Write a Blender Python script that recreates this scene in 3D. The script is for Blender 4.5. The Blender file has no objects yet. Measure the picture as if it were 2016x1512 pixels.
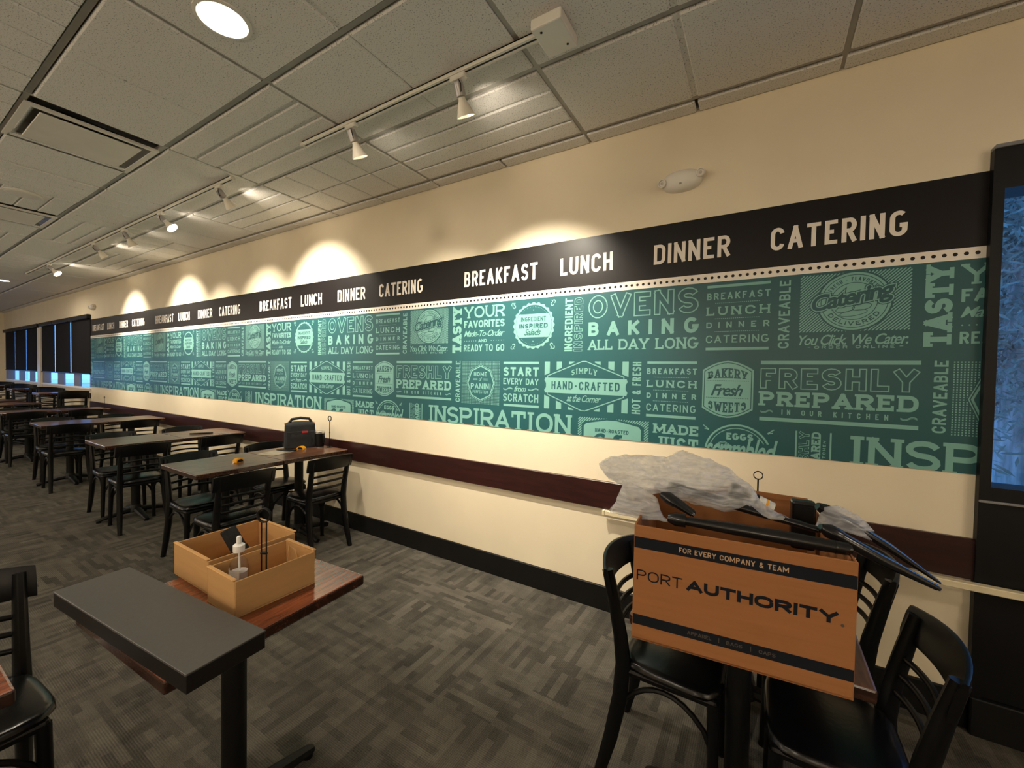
import bpy, bmesh, math, random
from mathutils import Vector, Matrix, noise
random.seed(7)
PI = math.pi
scene = bpy.context.scene
COL = scene.collection
# ------------------------------------------------------------------ camera
cam_d = bpy.data.cameras.new('camera'); cam = bpy.data.objects.new('camera', cam_d); COL.objects.link(cam)
yw, pt, rl = math.radians(31.294), math.radians(-1.393), math.radians(1.0715)
fw = Vector((-math.sin(yw)*math.cos(pt), math.cos(yw)*math.cos(pt), math.sin(pt)))
rt0 = Vector((math.cos(yw), math.sin(yw), 0)); up0 = rt0.cross(fw)
rt = math.cos(rl)*rt0 + math.sin(rl)*up0; up = -math.sin(rl)*rt0 + math.cos(rl)*up0
cam.matrix_world = Matrix(((rt.x, up.x, -fw.x, 0), (rt.y, up.y, -fw.y, -2.4377), (rt.z, up.z, -fw.z, 1.44), (0, 0, 0, 1)))
cam_d.sensor_width = 36; cam_d.lens = 807.3/2016*36; cam_d.clip_start = 0.02; cam_d.clip_end = 300
scene.camera = cam
# ------------------------------------------------------------------ world, exposure
world = bpy.data.worlds.new('overcast_dusk'); scene.world = world; world.use_nodes = True
wn = world.node_tree; wb = wn.nodes['Background']
wb.inputs[0].default_value = (0.095, 0.30, 0.74, 1); wb.inputs[1].default_value = 4.6
vs = scene.view_settings
vs.view_transform = 'Standard'; vs.look = 'None'; vs.gamma = 1; vs.use_curve_mapping = False; vs.exposure = 0.0
WARM = (1.0, 0.86, 0.68)
DOWN_POWER = 16.0
SPOT_POWER = 200.0
FILL_PENDANT_GLOW = 60.0
# ------------------------------------------------------------------ materials
MATS = {}
def mat(name, col, rough=0.5, var=0.12, scale=12.0, metal=0.0, spec=0.5, bump=0.0, bscale=120.0, coat=0.0, stretch=None, trans=0.0, emis=None, estr=0.0, dist=0.0):
    if name in MATS: return MATS[name]
    m = bpy.data.materials.new(name); m.use_nodes = True
    nt = m.node_tree; b = nt.nodes['Principled BSDF']
    tc = nt.nodes.new('ShaderNodeTexCoord'); mp = nt.nodes.new('ShaderNodeMapping')
    nt.links.new(tc.outputs['Object'], mp.inputs[0])
    if stretch: mp.inputs['Scale'].default_value = stretch
    nz = nt.nodes.new('ShaderNodeTexNoise'); nz.inputs['Scale'].default_value = scale; nz.inputs['Detail'].default_value = 5
    nz.inputs['Distortion'].default_value = dist
    nt.links.new(mp.outputs[0], nz.inputs['Vector'])
    rp = nt.nodes.new('ShaderNodeValToRGB')
    c2 = [c*(1+var) for c in col]; c1 = [c*(1-var) for c in col]
    rp.color_ramp.elements[0].position = 0.3; rp.color_ramp.elements[1].position = 0.7
    rp.color_ramp.elements[0].color = (*c1, 1); rp.color_ramp.elements[1].color = (*c2, 1)
    nt.links.new(nz.outputs['Fac'], rp.inputs[0]); nt.links.new(rp.outputs[0], b.inputs['Base Color'])
    b.inputs['Roughness'].default_value = rough; b.inputs['Metallic'].default_value = metal
    b.inputs['Specular IOR Level'].default_value = spec
    if coat: b.inputs['Coat Weight'].default_value = coat; b.inputs['Coat Roughness'].default_value = 0.08
    if trans: b.inputs['Transmission Weight'].default_value = trans
    if emis: b.inputs['Emission Color'].default_value = (*emis, 1); b.inputs['Emission Strength'].default_value = estr
    if bump:
        n2 = nt.nodes.new('ShaderNodeTexNoise'); n2.inputs['Scale'].default_value = bscale; n2.inputs['Detail'].default_value = 3
        nt.links.new(tc.outputs['Object'], n2.inputs['Vector'])
        bp = nt.nodes.new('ShaderNodeBump'); bp.inputs['Strength'].default_value = bump; bp.inputs['Distance'].default_value = 0.004
        nt.links.new(n2.outputs['Fac'], bp.inputs['Height']); nt.links.new(bp.outputs[0], b.inputs['Normal'])
    MATS[name] = m
    return m
def wood(name, c1, c2, rough=0.25, axis='Y', coat=0.3):
    m = bpy.data.materials.new(name); m.use_nodes = True; nt = m.node_tree; b = nt.nodes['Principled BSDF']
    tc = nt.nodes.new('ShaderNodeTexCoord'); mp = nt.nodes.new('ShaderNodeMapping')
    mp.inputs['Scale'].default_value = (14, 1.6, 14) if axis == 'Y' else (1.6, 14, 14)
    nt.links.new(tc.outputs['Object'], mp.inputs[0])
    nz = nt.nodes.new('ShaderNodeTexNoise'); nz.inputs['Scale'].default_value = 2.2; nz.inputs['Detail'].default_value = 8; nz.inputs['Distortion'].default_value = 1.2
    nt.links.new(mp.outputs[0], nz.inputs['Vector'])
    n2 = nt.nodes.new('ShaderNodeTexNoise'); n2.inputs['Scale'].default_value = 14; n2.inputs['Detail'].default_value = 4
    nt.links.new(mp.outputs[0], n2.inputs['Vector'])
    mx = nt.nodes.new('ShaderNodeMath'); mx.operation = 'MULTIPLY_ADD'; mx.inputs[1].default_value = 0.35
    nt.links.new(n2.outputs['Fac'], mx.inputs[0]); nt.links.new(nz.outputs['Fac'], mx.inputs[2])
    rp = nt.nodes.new('ShaderNodeValToRGB'); e = rp.color_ramp.elements
    e[0].position = 0.48; e[1].position = 0.85; e[0].color = (*c1, 1); e[1].color = (*c2, 1)
    nt.links.new(mx.outputs[0], rp.inputs[0]); nt.links.new(rp.outputs[0], b.inputs['Base Color'])
    b.inputs['Roughness'].default_value = rough; b.inputs['Coat Weight'].default_value = coat; b.inputs['Coat Roughness'].default_value = 0.18
    bp = nt.nodes.new('ShaderNodeBump'); bp.inputs['Strength'].default_value = 0.03; bp.inputs['Distance'].default_value = 0.001
    nt.links.new(mx.outputs[0], bp.inputs['Height']); nt.links.new(bp.outputs[0], b.inputs['Normal'])
    MATS[name] = m
    return m
def carpet_mat():
    m = bpy.data.materials.new('carpet'); m.use_nodes = True; nt = m.node_tree; b = nt.nodes['Principled BSDF']; N = nt.nodes.new; Lk = nt.links.new
    tc = N('ShaderNodeTexCoord')
    def mapping(sc, rot=0, loc=(0, 0, 0)):
        mp = N('ShaderNodeMapping'); mp.inputs['Scale'].default_value = sc; mp.inputs['Rotation'].default_value = (0, 0, rot); mp.inputs['Location'].default_value = loc
        Lk(tc.outputs['Object'], mp.inputs[0]); return mp.outputs[0]
    # random rectangles running two ways: bricks in both directions at two sizes
    def bricks(vec, w, h, off):
        t = N('ShaderNodeTexBrick'); t.inputs['Scale'].default_value = 1; t.inputs['Brick Width'].default_value = w; t.inputs['Row Height'].default_value = h
        t.inputs['Mortar Size'].default_value = 0.0; t.inputs['Color1'].default_value = (0, 0, 0, 1); t.inputs['Color2'].default_value = (1, 1, 1, 1); t.offset = off; t.inputs['Bias'].default_value = 0.0
        Lk(vec, t.inputs['Vector']); return t.outputs['Color']
    v0 = mapping((1, 1, 1)); v90 = mapping((1, 1, 1), PI/2, (0.13, 0.07, 0))
    a = bricks(v0, 0.17, 0.030, 0.37); c = bricks(v90, 0.19, 0.034, 0.43); sel = bricks(mapping((1, 1, 1), 0, (0.05, 0.02, 0)), 0.32, 0.26, 0.5)
    sel2 = bricks(mapping((1, 1, 1), PI/2, (0.2, 0.3, 0)), 0.17, 0.12, 0.33)
    w1 = N('ShaderNodeTexWave'); w1.bands_direction = 'X'; w1.inputs['Scale'].default_value = 40; w1.inputs['Distortion'].default_value = 0.6; Lk(v0, w1.inputs['Vector'])
    w2 = N('ShaderNodeTexWave'); w2.bands_direction = 'Y'; w2.inputs['Scale'].default_value = 40; w2.inputs['Distortion'].default_value = 0.6; Lk(v0, w2.inputs['Vector'])
    def mix(f, x, y):
        n = N('ShaderNodeMix'); n.data_type = 'RGBA'; Lk(f, n.inputs[0])
        for s, v in ((6, x), (7, y)):
            if hasattr(v, 'links'): Lk(v, n.inputs[s])
            else: n.inputs[s].default_value = v
        return n.outputs[2]
    def math_(op, x, y):
        n = N('ShaderNodeMath'); n.operation = op
        for s, v in ((0, x), (1, y)):
            if hasattr(v, 'links'): Lk(v, n.inputs[s])
            else: n.inputs[s].default_value = v
        return n.outputs[0]
    blk = mix(sel, a, c)
    st = mix(sel2, w1.outputs['Color'], w2.outputs['Color'])
    nz = N('ShaderNodeTexNoise'); nz.inputs['Scale'].default_value = 180; nz.inputs['Detail'].default_value = 3; Lk(v0, nz.inputs['Vector'])
    nb = N('ShaderNodeTexNoise'); nb.inputs['Scale'].default_value = 5; nb.inputs['Detail'].default_value = 4; Lk(v0, nb.inputs['Vector'])
    f = math_('ADD', math_('MULTIPLY', blk, 0.34), math_('MULTIPLY', st, 0.20))
    f = math_('ADD', f, math_('MULTIPLY', nz.outputs['Fac'], 0.46))
    f = math_('ADD', f, math_('MULTIPLY', math_('SUBTRACT', nb.outputs['Fac'], 0.5), 0.5))
    rp = N('ShaderNodeValToRGB'); e = rp.color_ramp.elements
    e[0].position = 0.15; e[1].position = 0.85; e[0].color = (0.024, 0.023, 0.020, 1); e[1].color = (0.165, 0.150, 0.122, 1)
    em = e.new(0.5); em.color = (0.082, 0.075, 0.062, 1)
    Lk(f, rp.inputs[0]); Lk(rp.outputs[0], b.inputs['Base Color'])
    b.inputs['Roughness'].default_value = 0.95; b.inputs['Specular IOR Level'].default_value = 0.15
    bp = N('ShaderNodeBump'); bp.inputs['Strength'].default_value = 0.5; bp.inputs['Distance'].default_value = 0.004
    Lk(f, bp.inputs['Height']); Lk(bp.outputs[0], b.inputs['Normal'])
    MATS['carpet'] = m; return m
def tile_mat():
    m = bpy.data.materials.new('acoustic_tile'); m.use_nodes = True; nt = m.node_tree; b = nt.nodes['Principled BSDF']; N = nt.nodes.new; Lk = nt.links.new
    tc = N('ShaderNodeTexCoord')
    n1 = N('ShaderNodeTexNoise'); n1.inputs['Scale'].default_value = 170; n1.inputs['Detail'].default_value = 2; Lk(tc.outputs['Object'], n1.inputs['Vector'])
    n2 = N('ShaderNodeTexNoise'); n2.inputs['Scale'].default_value = 3; n2.inputs['Detail'].default_value = 4; Lk(tc.outputs['Object'], n2.inputs['Vector'])
    rp = N('ShaderNodeValToRGB'); e = rp.color_ramp.elements; e[0].position = 0.30; e[1].position = 0.42
    e[0].color = (0.30, 0.28, 0.25, 1); e[1].color = (0.80, 0.78, 0.74, 1)
    Lk(n1.outputs['Fac'], rp.inputs[0])
    mx = N('ShaderNodeMix'); mx.data_type = 'RGBA'; mx.blend_type = 'MULTIPLY'; mx.inputs[0].default_value = 0.25
    Lk(rp.outputs[0], mx.inputs[6]); Lk(n2.outputs['Color'], mx.inputs[7])
    Lk(rp.outputs[0], b.inputs['Base Color'])
    b.inputs['Roughness'].default_value = 0.9; b.inputs['Specular IOR Level'].default_value = 0.2
    bp = N('ShaderNodeBump'); bp.inputs['Strength'].default_value = 0.35; bp.inputs['Distance'].default_value = 0.003
    Lk(n1.outputs['Fac'], bp.inputs['Height']); Lk(bp.outputs[0], b.inputs['Normal'])
    MATS['acoustic_tile'] = m; return m
def glass_mat(name='window_glass', tint=(1, 1, 1), refl=0.10):
    m = bpy.data.materials.new(name); m.use_nodes = True; nt = m.node_tree; N = nt.nodes.new; Lk = nt.links.new
    out = nt.nodes['Material Output']; nt.nodes.remove(nt.nodes['Principled BSDF'])
    tr = N('ShaderNodeBsdfTransparent'); gl = N('ShaderNodeBsdfGlossy'); gl.inputs['Roughness'].default_value = 0.02
    tc = N('ShaderNodeTexCoord'); nz = N('ShaderNodeTexNoise'); nz.inputs['Scale'].default_value = 4; Lk(tc.outputs['Object'], nz.inputs['Vector'])
    rp = N('ShaderNodeValToRGB'); e = rp.color_ramp.elements; e[0].color = (*[c*.96 for c in tint], 1); e[1].color = (*tint, 1)
    Lk(nz.outputs['Fac'], rp.inputs[0]); Lk(rp.outputs[0], tr.inputs[0])
    lw = N('ShaderNodeLayerWeight'); pw = N('ShaderNodeMath'); pw.operation = 'POWER'; pw.inputs[1].default_value = 5; Lk(lw.outputs['Facing'], pw.inputs[0])
    fr = N('ShaderNodeMath'); fr.operation = 'MULTIPLY_ADD'; fr.inputs[1].default_value = .55; fr.inputs[2].default_value = .03; Lk(pw.outputs[0], fr.inputs[0])
    ms = N('ShaderNodeMixShader'); Lk(fr.outputs[0], ms.inputs[0]); Lk(tr.outputs[0], ms.inputs[1]); Lk(gl.outputs[0], ms.inputs[2]); Lk(ms.outputs[0], out.inputs[0])
    MATS[name] = m; return m
M_WALL = mat('cream_paint', (0.80, 0.70, 0.52), 0.55, 0.03, 3, bump=0.12, bscale=160, spec=0.35)
M_TEE = mat('tee_grey', (0.42, 0.40, 0.36), 0.5, 0.05, 20)
M_TILE = tile_mat()
M_CARPET = carpet_mat()
M_MAHOG = wood('mahogany_trim', (0.017, 0.0035, 0.003), (0.034, 0.007, 0.006), 0.35, 'X', 0.15)
M_TABLE = wood('walnut_top', (0.060, 0.022, 0.012), (0.190, 0.080, 0.042), 0.34, 'Y', 0.30)
M_TABLE2 = wood('cherry_top', (0.090, 0.020, 0.008), (0.26, 0.070, 0.028), 0.22, 'Y', 0.5)
M_BLACK = mat('black_enamel', (0.003, 0.003, 0.0035), 0.34, 0.2, 8, spec=0.28)
M_IRON = mat('black_iron', (0.004, 0.004, 0.004), 0.5, 0.25, 30, bump=0.15, bscale=200, spec=.25)
M_VINYL = mat('black_vinyl', (0.003, 0.003, 0.0035), 0.24, 0.2, 10, spec=0.36, bump=0.08, bscale=60)
M_BASE = mat('black_rubber_base', (0.005, 0.005, 0.005), 0.55, 0.2, 10, spec=.25)
M_FRAME = mat('black_aluminium', (0.005, 0.005, 0.006), 0.42, 0.15, 6, spec=0.25)
M_WHITE = mat('white_enamel', (0.80, 0.76, 0.68), 0.4, 0.04, 6)
M_SHADE = mat('shade_fabric', (0.016, 0.015, 0.017), 0.9, 0.15, 60, spec=0.1)
M_CARD = mat('cardboard_brown', (0.335, 0.140, 0.052), 0.8, 0.06, 5, stretch=(1, 1, 14), bump=0.1, bscale=60, spec=0.2)
M_CARD2 = mat('cardboard_tan', (0.50, 0.285, 0.115), 0.8, 0.06, 6, stretch=(1, 1, 8), bump=0.1, bscale=60, spec=0.2)
M_GLASS = glass_mat()
# ------------------------------------------------------------------ mesh helpers
def mesh_obj(name, me, parent=None, loc=None, rz=None):
    o = bpy.data.objects.new(name, me); COL.objects.link(o)
    if parent is not None: o.parent = parent
    if loc is not None: o.location = loc
    if rz is not None: o.rotation_euler = (0, 0, rz)
    return o
def empty(name, loc=(0, 0, 0), rz=0):
    o = bpy.data.objects.new(name, None); o.empty_display_size = 0.05; COL.objects.link(o)
    o.location = loc; o.rotation_euler = (0, 0, rz); return o
def tag(o, label, cat, group=None):
    o['label'] = label; o['category'] = cat
    if group: o['group'] = group
    return o
def struct(o): o['kind'] = 'structure'; return o
class MB:
    def __init__(s): s.bm = bmesh.new()
    def box(s, x0, x1, y0, y1, z0, z1, bev=0.0, seg=1, mx=None):
        r = bmesh.ops.create_cube(s.bm, size=1)
        vs = r['verts']
        for v in vs: v.co = Vector((x0+(v.co.x+.5)*(x1-x0), y0+(v.co.y+.5)*(y1-y0), z0+(v.co.z+.5)*(z1-z0)))
        if bev > 0:
            es = list({e for v in vs for e in v.link_edges})
            r = bmesh.ops.bevel(s.bm, geom=es, offset=bev, segments=seg, profile=0.5, affect='EDGES', clamp_overlap=True)
            vs = [v for v in {vv for f in r['faces'] for vv in f.verts} | set(v for v in vs if v.is_valid)]
        if mx is not None:
            for v in vs: v.co = mx @ v.co
        return s
    def tube(s, pts, rad, seg=8, closed=False, cap=True, flat=1.0):
        pts = [Vector(p) for p in pts]; n = len(pts)
        rads = rad if isinstance(rad, (list, tuple)) else [rad]*n
        rings = []; prev = None
        for i, p in enumerate(pts):
            if closed: t = pts[(i+1) % n]-pts[i-1]
            else: t = pts[min(i+1, n-1)]-pts[max(i-1, 0)]
            t.normalize()
            if prev is None:
                a = Vector((0, 0, 1)) if abs(t.z) < .9 else Vector((1, 0, 0))
                u = t.cross(a).normalized()
            else:
                u = (prev - t*prev.dot(t)).normalized()
            prev = u; w = t.cross(u)
            rings.append([s.bm.verts.new(p+u*math.cos(2*PI*k/seg)*rads[i]+w*math.sin(2*PI*k/seg)*rads[i]*flat) for k in range(seg)])
        m = n if closed else n-1
        for i in range(m):
            a, b = rings[i], rings[(i+1) % n]
            for k in range(seg):
                s.bm.faces.new((a[k], a[(k+1) % seg], b[(k+1) % seg], b[k]))
        if cap and not closed:
            s.bm.faces.new(rings[0][::-1]); s.bm.faces.new(rings[-1])
        return s
    def lathe(s, prof, seg=20, cx=0, cy=0, mx=None):
        rings = []
        for r, z in prof:
            ring = []
            for k in range(seg):
                v = Vector((cx+r*math.cos(2*PI*k/seg), cy+r*math.sin(2*PI*k/seg), z))
                ring.append(s.bm.verts.new(mx @ v if mx is not None else v))
            rings.append(ring)
        for a, b in zip(rings, rings[1:]):
            for k in range(seg): s.bm.faces.new((a[k], a[(k+1) % seg], b[(k+1) % seg], b[k]))
        if prof[0][0] > 1e-5: s.bm.faces.new(rings[0][::-1])
        if prof[-1][0] > 1e-5: s.bm.faces.new(rings[-1])
        return s
    def prism(s, poly, d0, d1, plane='XY', mx=None):
        def P(a, b, d):
            v = Vector((a, b, d)) if plane == 'XY' else (Vector((a, d, b)) if plane == 'XZ' else Vector((d, a, b)))
            return mx @ v if mx is not None else v
        A = [s.bm.verts.new(P(a, b, d0)) for a, b in poly]; B = [s.bm.verts.new(P(a, b, d1)) for a, b in poly]
        s.bm.faces.new(A[::-1]); s.bm.faces.new(B)
        n = len(poly)
        for i in range(n): s.bm.faces.new((A[i], A[(i+1) % n], B[(i+1) % n], B[i]))
        return s
    def grid(s, fn, nu, nv, closed_u=False):
        V = [[s.bm.verts.new(fn(i/(nu-1 if not closed_u else nu), j/(nv-1))) for j in range(nv)] for i in range(nu)]
        for i in range(nu if closed_u else nu-1):
            for j in range(nv-1):
                s.bm.faces.new((V[i][j], V[(i+1) % nu][j], V[(i+1) % nu][j+1], V[i][j+1]))
        return s
    def mesh(s, name, m, smooth=False):
        bmesh.ops.remove_doubles(s.bm, verts=s.bm.verts, dist=1e-5)
        bmesh.ops.recalc_face_normals(s.bm, faces=s.bm.faces)
        me = bpy.data.meshes.new(name); s.bm.to_mesh(me); s.bm.free()
        for k in (m if isinstance(m, (list, tuple)) else [m]): me.materials.append(k)
        if smooth:
            for p in me.polygons: p.use_smooth = True
            try: me.set_sharp_from_angle(angle=math.radians(42))
            except Exception: pass
        return me
    def build(s, name, m, parent=None, smooth=False, loc=None, rz=None):
        return mesh_obj(name, s.mesh(name, m, smooth), parent, loc, rz)
def copy_tree(o, parent=None):
    c = o.copy(); COL.objects.link(c); c.parent = parent
    for k in ('label', 'category', 'group'):
        if parent is None and k in c: del c[k]
    for ch in list(o.children): copy_tree(ch, c)
    return c
# ------------------------------------------------------------------ room shell
HC = 2.883; XL, XE, YF, XRR = -10.60, -18.2, -7.4, 4.2
WX0, WX1, WX2, WX3 = -17.95, -14.30, -14.04, -10.62      # two far windows
WZ0, WZ1 = 1.03, 2.36
DX0, DX1, DZ0, DZ1 = 0.80, 2.15, 1.02, 2.21              # glazing of the black window unit
struct(MB().box(XE-.3, XRR+.3, YF-.3, 0.25, -0.12, 0.0).build('floor', M_CARPET))
w = MB()
w.box(XE-.2, WX0, 0, .06, 0, 3.1); w.box(WX0, WX1, 0, .06, 0, WZ0); w.box(WX0, WX1, 0, .06, WZ1, 3.1); w.box(WX1, WX2, 0, .06, 0, 3.1)
w.box(WX2, WX3, 0, .06, 0, WZ0); w.box(WX2, WX3, 0, .06, WZ1, 3.1); w.box(WX3, DX0-.02, 0, .06, 0, 3.1)
w.box(DX0-.02, DX1+.02, 0, .06, 0, DZ0-.02); w.box(DX0-.02, DX1+.02, 0, .06, DZ1+.02, 3.1); w.box(DX1+.02, XRR+.2, 0, .06, 0, 3.1)
struct(w.build('wall_back', M_WALL))
EY0, EY1 = -5.6, -.35
w = MB()   # end wall with a row of windows
w.box(XE-.2, XE, YF, EY0, 0, 3.1); w.box(XE-.2, XE, EY0, EY1, 0, WZ0-.03); w.box(XE-.2, XE, EY0, EY1, WZ1, 3.1); w.box(XE-.2, XE, EY1, 0, 0, 3.1)
struct(w.build('wall_left', M_WALL))
struct(MB().box(XRR, XRR+.2, YF, 0, 0, 3.1).build('wall_right', M_WALL))
struct(MB().box(XE-.2, XRR+.2, YF-.2, YF, 0, 3.1).build('wall_front', M_WALL))
# ceiling: slab, suspended tees and scored tiles
X0, TX, YS, TY = 0.277, 1.2192, -0.115, 0.594
NROW = 8
YB = YS-TY*NROW
ceil = MB(); ceil.box(XE, XRR, YF, 0, 3.0, 3.08); ceil.box(XE, XRR, YF, YB-.02, HC-.004, 3.0)
ceil = struct(ceil.build('ceiling', M_TEE)) if False else struct(ceil.build('ceiling', M_TILE))
cols = [k for k in range(-16, 5) if X0+k*TX < XRR and X0+(k+1)*TX > XE]
for j in range(NROW+1):
    y = YS-TY*j
    MB().box(XE, XRR, y-.012, y+.012, HC+.004, HC+.03).build('ceiling_tee', M_TEE, ceil)
for k in cols:
    x = X0+k*TX
    if x > XE: MB().box(x-.012, x+.012, YB, 0, HC+.003, HC+.03).build('ceiling_tee', M_TEE, ceil)
def tile_mesh(pat, w=TX, h=TY, g=0.0125):
    m = MB(); W2, H2 = w/2-g, h/2-g-.006; r = 0.008
    def cells(nx, ny, gap):
        for i in range(nx):
            for j in range(ny):
                x0 = -W2+2*W2*i/nx+(gap/2 if i else 0); x1 = -W2+2*W2*(i+1)/nx-(gap/2 if i < nx-1 else 0)
                y0 = -H2+2*H2*j/ny+(gap/2 if j else 0); y1 = -H2+2*H2*(j+1)/ny-(gap/2 if j < ny-1 else 0)
                m.box(x0, x1, y0, y1, 0, .02, r*.7)
    if pat == 'plain': cells(1, 1, 0)
    elif pat == 'half': cells(2, 1, .026)
    elif pat == 'halffine': cells(2, 1, .004)
    elif pat == 'midline': cells(1, 2, .012)
    elif pat == 'strips': cells(1, 4, .016)
    elif pat == 'strips3': cells(1, 4, .026)
    elif pat == 'grid': cells(4, 2, .012)
    elif pat == 'cross': cells(6, 1, .013)
    elif pat == 'basket':
        for i in range(2):
            for j in range(4):
                if i == 0: m.box(-W2, -.01, -H2+H2*.5*j+.006, -H2+H2*.5*(j+1)-.006, 0, .02, r*.6)
                else: m.box(.01+(W2-.01)*.25*j, .01+(W2-.01)*.25*(j+1)-.01, -H2, H2, 0, .02, r*.6)
    if pat != 'plain': m.box(-W2, W2, -H2, H2, .009, .019)
    return m.mesh('ceiling_tile', M_TILE)
TM = {p: tile_mesh(p) for p in ('plain', 'half', 'halffine', 'midline', 'strips', 'strips3', 'grid', 'cross', 'basket')}
LAY = {0: {1: 'midline', 0: 'midline', -1: 'half', -2: 'strips', -3: 'grid', -4: 'strips', -5: 'halffine', -6: 'grid', -7: 'strips', -8: 'plain'},
       1: {-1: 'half', -2: 'halffine', -3: 'strips3', -4: 'plain', -5: 'cross', -6: 'strips3', -7: 'plain', -8: 'cross'},
       2: {-1: 'plain', -2: 'half', -3: 'halffine', -5: 'basket', -6: 'basket', -7: 'strips'},
       3: {-4: 'cross', -3: 'cross', -2: 'plain'}}
RNDP = ['plain', 'strips', 'grid', 'halffine', 'basket', 'cross', 'midline']
DIFF = [(-3.775, -1.600), (-6.21, -1.600)]    # air diffusers in row 2
half = tile_mesh('plain', TX/2-.012)
for j in range(NROW):
    yc = YS-TY*(j+.5)
    for k in cols:
        xc = X0+(k+.5)*TX
        pat = LAY.get(j, {}).get(k) or RNDP[(k*7+j*5+k*j) % 7]
        hit = [d for d in DIFF if abs(d[1]-yc) < .2 and abs(d[0]-xc) < TX/2]
        if hit:
            dx = hit[0][0]-xc
            xo = xc-math.copysign(TX/4, dx)
            mesh_obj('ceiling_tile', half, ceil, (xo, yc, HC-.008))
            continue
        if xc-TX/2 < XE:
            continue
        mesh_obj('ceiling_tile', TM[pat], ceil, (xc, yc, HC-.008))
EDGE = {}
for k in cols:
    for i in range(2):
        x0 = X0+k*TX+i*TX/2
        if x0 < XE: continue
        if 'e' not in EDGE: EDGE['e'] = MB().box(.008, TX/2-.008, YS+.02, -.004, 0, .02, .004).mesh('edge_tile', M_TILE)
        mesh_obj('edge_tile', EDGE['e'], ceil, (x0, 0, HC-.008))
MB().box(XE, XRR, -.022, 0, HC+.004, HC+.02).build('wall_angle', M_TEE, ceil)
# trims on the mural wall
t1 = MB().box(XL, .785, -.022, 0, .628, .796, .003, 1).build('trim_1', M_MAHOG)
struct(t1)
struct(MB().box(XE, XL, -.022, 0, .845, .94, .003, 1).build('trim_2', M_MAHOG))
struct(MB().box(XE, XE+.022, YF, -.022, .70, .83, .003, 1).build('trim_3', M_MAHOG))
struct(MB().box(XE, .765, -.016, 0, 0, .15, .004, 1).build('baseboard_back', M_BASE))
struct(MB().box(XE, XE+.016, YF, -.016, 0, .15, .004, 1).build('baseboard_left', M_BASE))
# far windows: frame, mullions, panes, sill
def far_window(n, x0, x1, panes):
    f = MB(); fd0, fd1 = -.002, .022
    f.box(x0, x1, fd0, fd1, WZ0, WZ0+.015); f.box(x0, x1, fd0, fd1, WZ1-.05, WZ1)
    f = struct(f.build('window_%d' % n, M_WHITE))
    xs = [x0]
    for a, b in panes:
        xs += [a, b]
    xs.append(x1)
    for i in range(0, len(xs), 2):
        if xs[i+1]-xs[i] > .01: MB().box(xs[i], xs[i+1], fd0, fd1, WZ0+.015, WZ1-.05).build('mullion', M_MULL, f)
    for a, b in panes: MB().box(a, b, .010, .016, WZ0+.015, WZ1-.05).build('pane', M_GLASS, f)
    MB().box(x0-.03, x1+.03, -.025, .06, WZ0-.03, WZ0, .005).build('sill', M_WHITE, f)
M_MULL = mat('grey_mullion', (0.16, 0.16, 0.20), 0.5, 0.06, 5)
far_window(1, WX2, WX3, [(-13.456, -12.811), (-12.357, -11.654), (-11.26, -10.66)])
far_window(2, WX0, WX1, [(-17.0, -16.389), (-15.888, -15.256), (-14.85, -14.36)])
f = struct(MB().box(XE-.12, XE-.06, EY0, EY1, WZ0-.03, WZ0).build('window_3', M_WHITE))
MB().box(XE-.12, XE-.06, EY0, EY1, WZ1-.05, WZ1).build('frame_head', M_WHITE, f)
for k in range(8):
    y = EY0+(EY1-EY0-.08)*k/7
    MB().box(XE-.12, XE-.06, y, y+.08, WZ0, WZ1-.05).build('mullion', M_MULL, f)
    if k < 7: MB().box(XE-.095, XE-.089, y+.08, y+(EY1-EY0-.08)/7, WZ0, WZ1-.05).build('pane', M_GLASS, f)
MB().box(WX1+.02, WX2-.02, -.045, 0, .85, 2.30, .006).build('post_cover', M_WHITE, bpy.data.objects['wall_back'])
# black window unit at the right end of the mural wall
f = MB(); yb = -.035
f.box(.767, DX0, yb, .1, 0, 2.37); f.box(DX1, DX1+.05, yb, .1, 0, 2.37); f.box(DX0, DX1, yb, .1, DZ1, 2.37); f.box(DX0, DX1, yb, .1, .965, DZ0)
wu = struct(f.build('window_4', M_FRAME))
MB().box(DX0, DX1, yb+.006, .0, .16, .958).build('kick_panel', M_FRAME, wu)
MB().box(.767, DX1+.05, yb-.012, yb, .957, .967, .002).build('ledge_strip', mat('pale_edge', (.20, .20, .20), .4, .1, 20), wu)  # strip in a lighter grey than the black frame
MB().box(.767, DX1+.05, yb-.014, yb+.02, 0, .155, .004).build('kick_base', M_BASE, wu)
MB().box(DX0, DX1, .03, .036, DZ0, DZ1).build('pane', M_GLASS, wu)
MB().box(.767, DX1+.05, yb-.01, yb+.1, 2.37, 2.385, .002).build('head_cap', mat('grey_cap', (.22, .22, .23), .4, .1, 10), wu)
# roller shades: three to each far window
gaps = [(-17.93, -16.77), (-16.75, -15.54), (-15.51, -14.29), (-14.05, -12.975), (-12.925, -11.84), (-11.78, -10.60)]
sw = ['left end of far window next to the end wall', 'middle of the farther window', 'right end of the farther window beside the white post', 'left end of nearer far window beside the white post', 'middle of the nearer far window, slit of daylight each side', 'right end of the nearer far window touching the mural']
for i, (a, b) in enumerate(gaps):
    r = empty('roller_shade', ((a+b)/2, -.016, 1.285)); h = (b-a)/2
    MB().box(-h-.01, h+.01, -.045, .016, 1.03, 1.11, .01).build('head_rail', M_FRAME, r)
    MB().grid(lambda u, v: Vector((-h+2*h*u, .005+.003*math.sin(u*9), .02+1.03*v)), 10, 4).build('fabric', M_SHADE, r)
    MB().box(-h, h, -.010, .010, 0, .024, .004).build('bottom_bar', M_FRAME, r)
    tag(r, 'lowered black roller shade, '+sw[i], 'roller shade', 'roller shades on the far windows')
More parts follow.
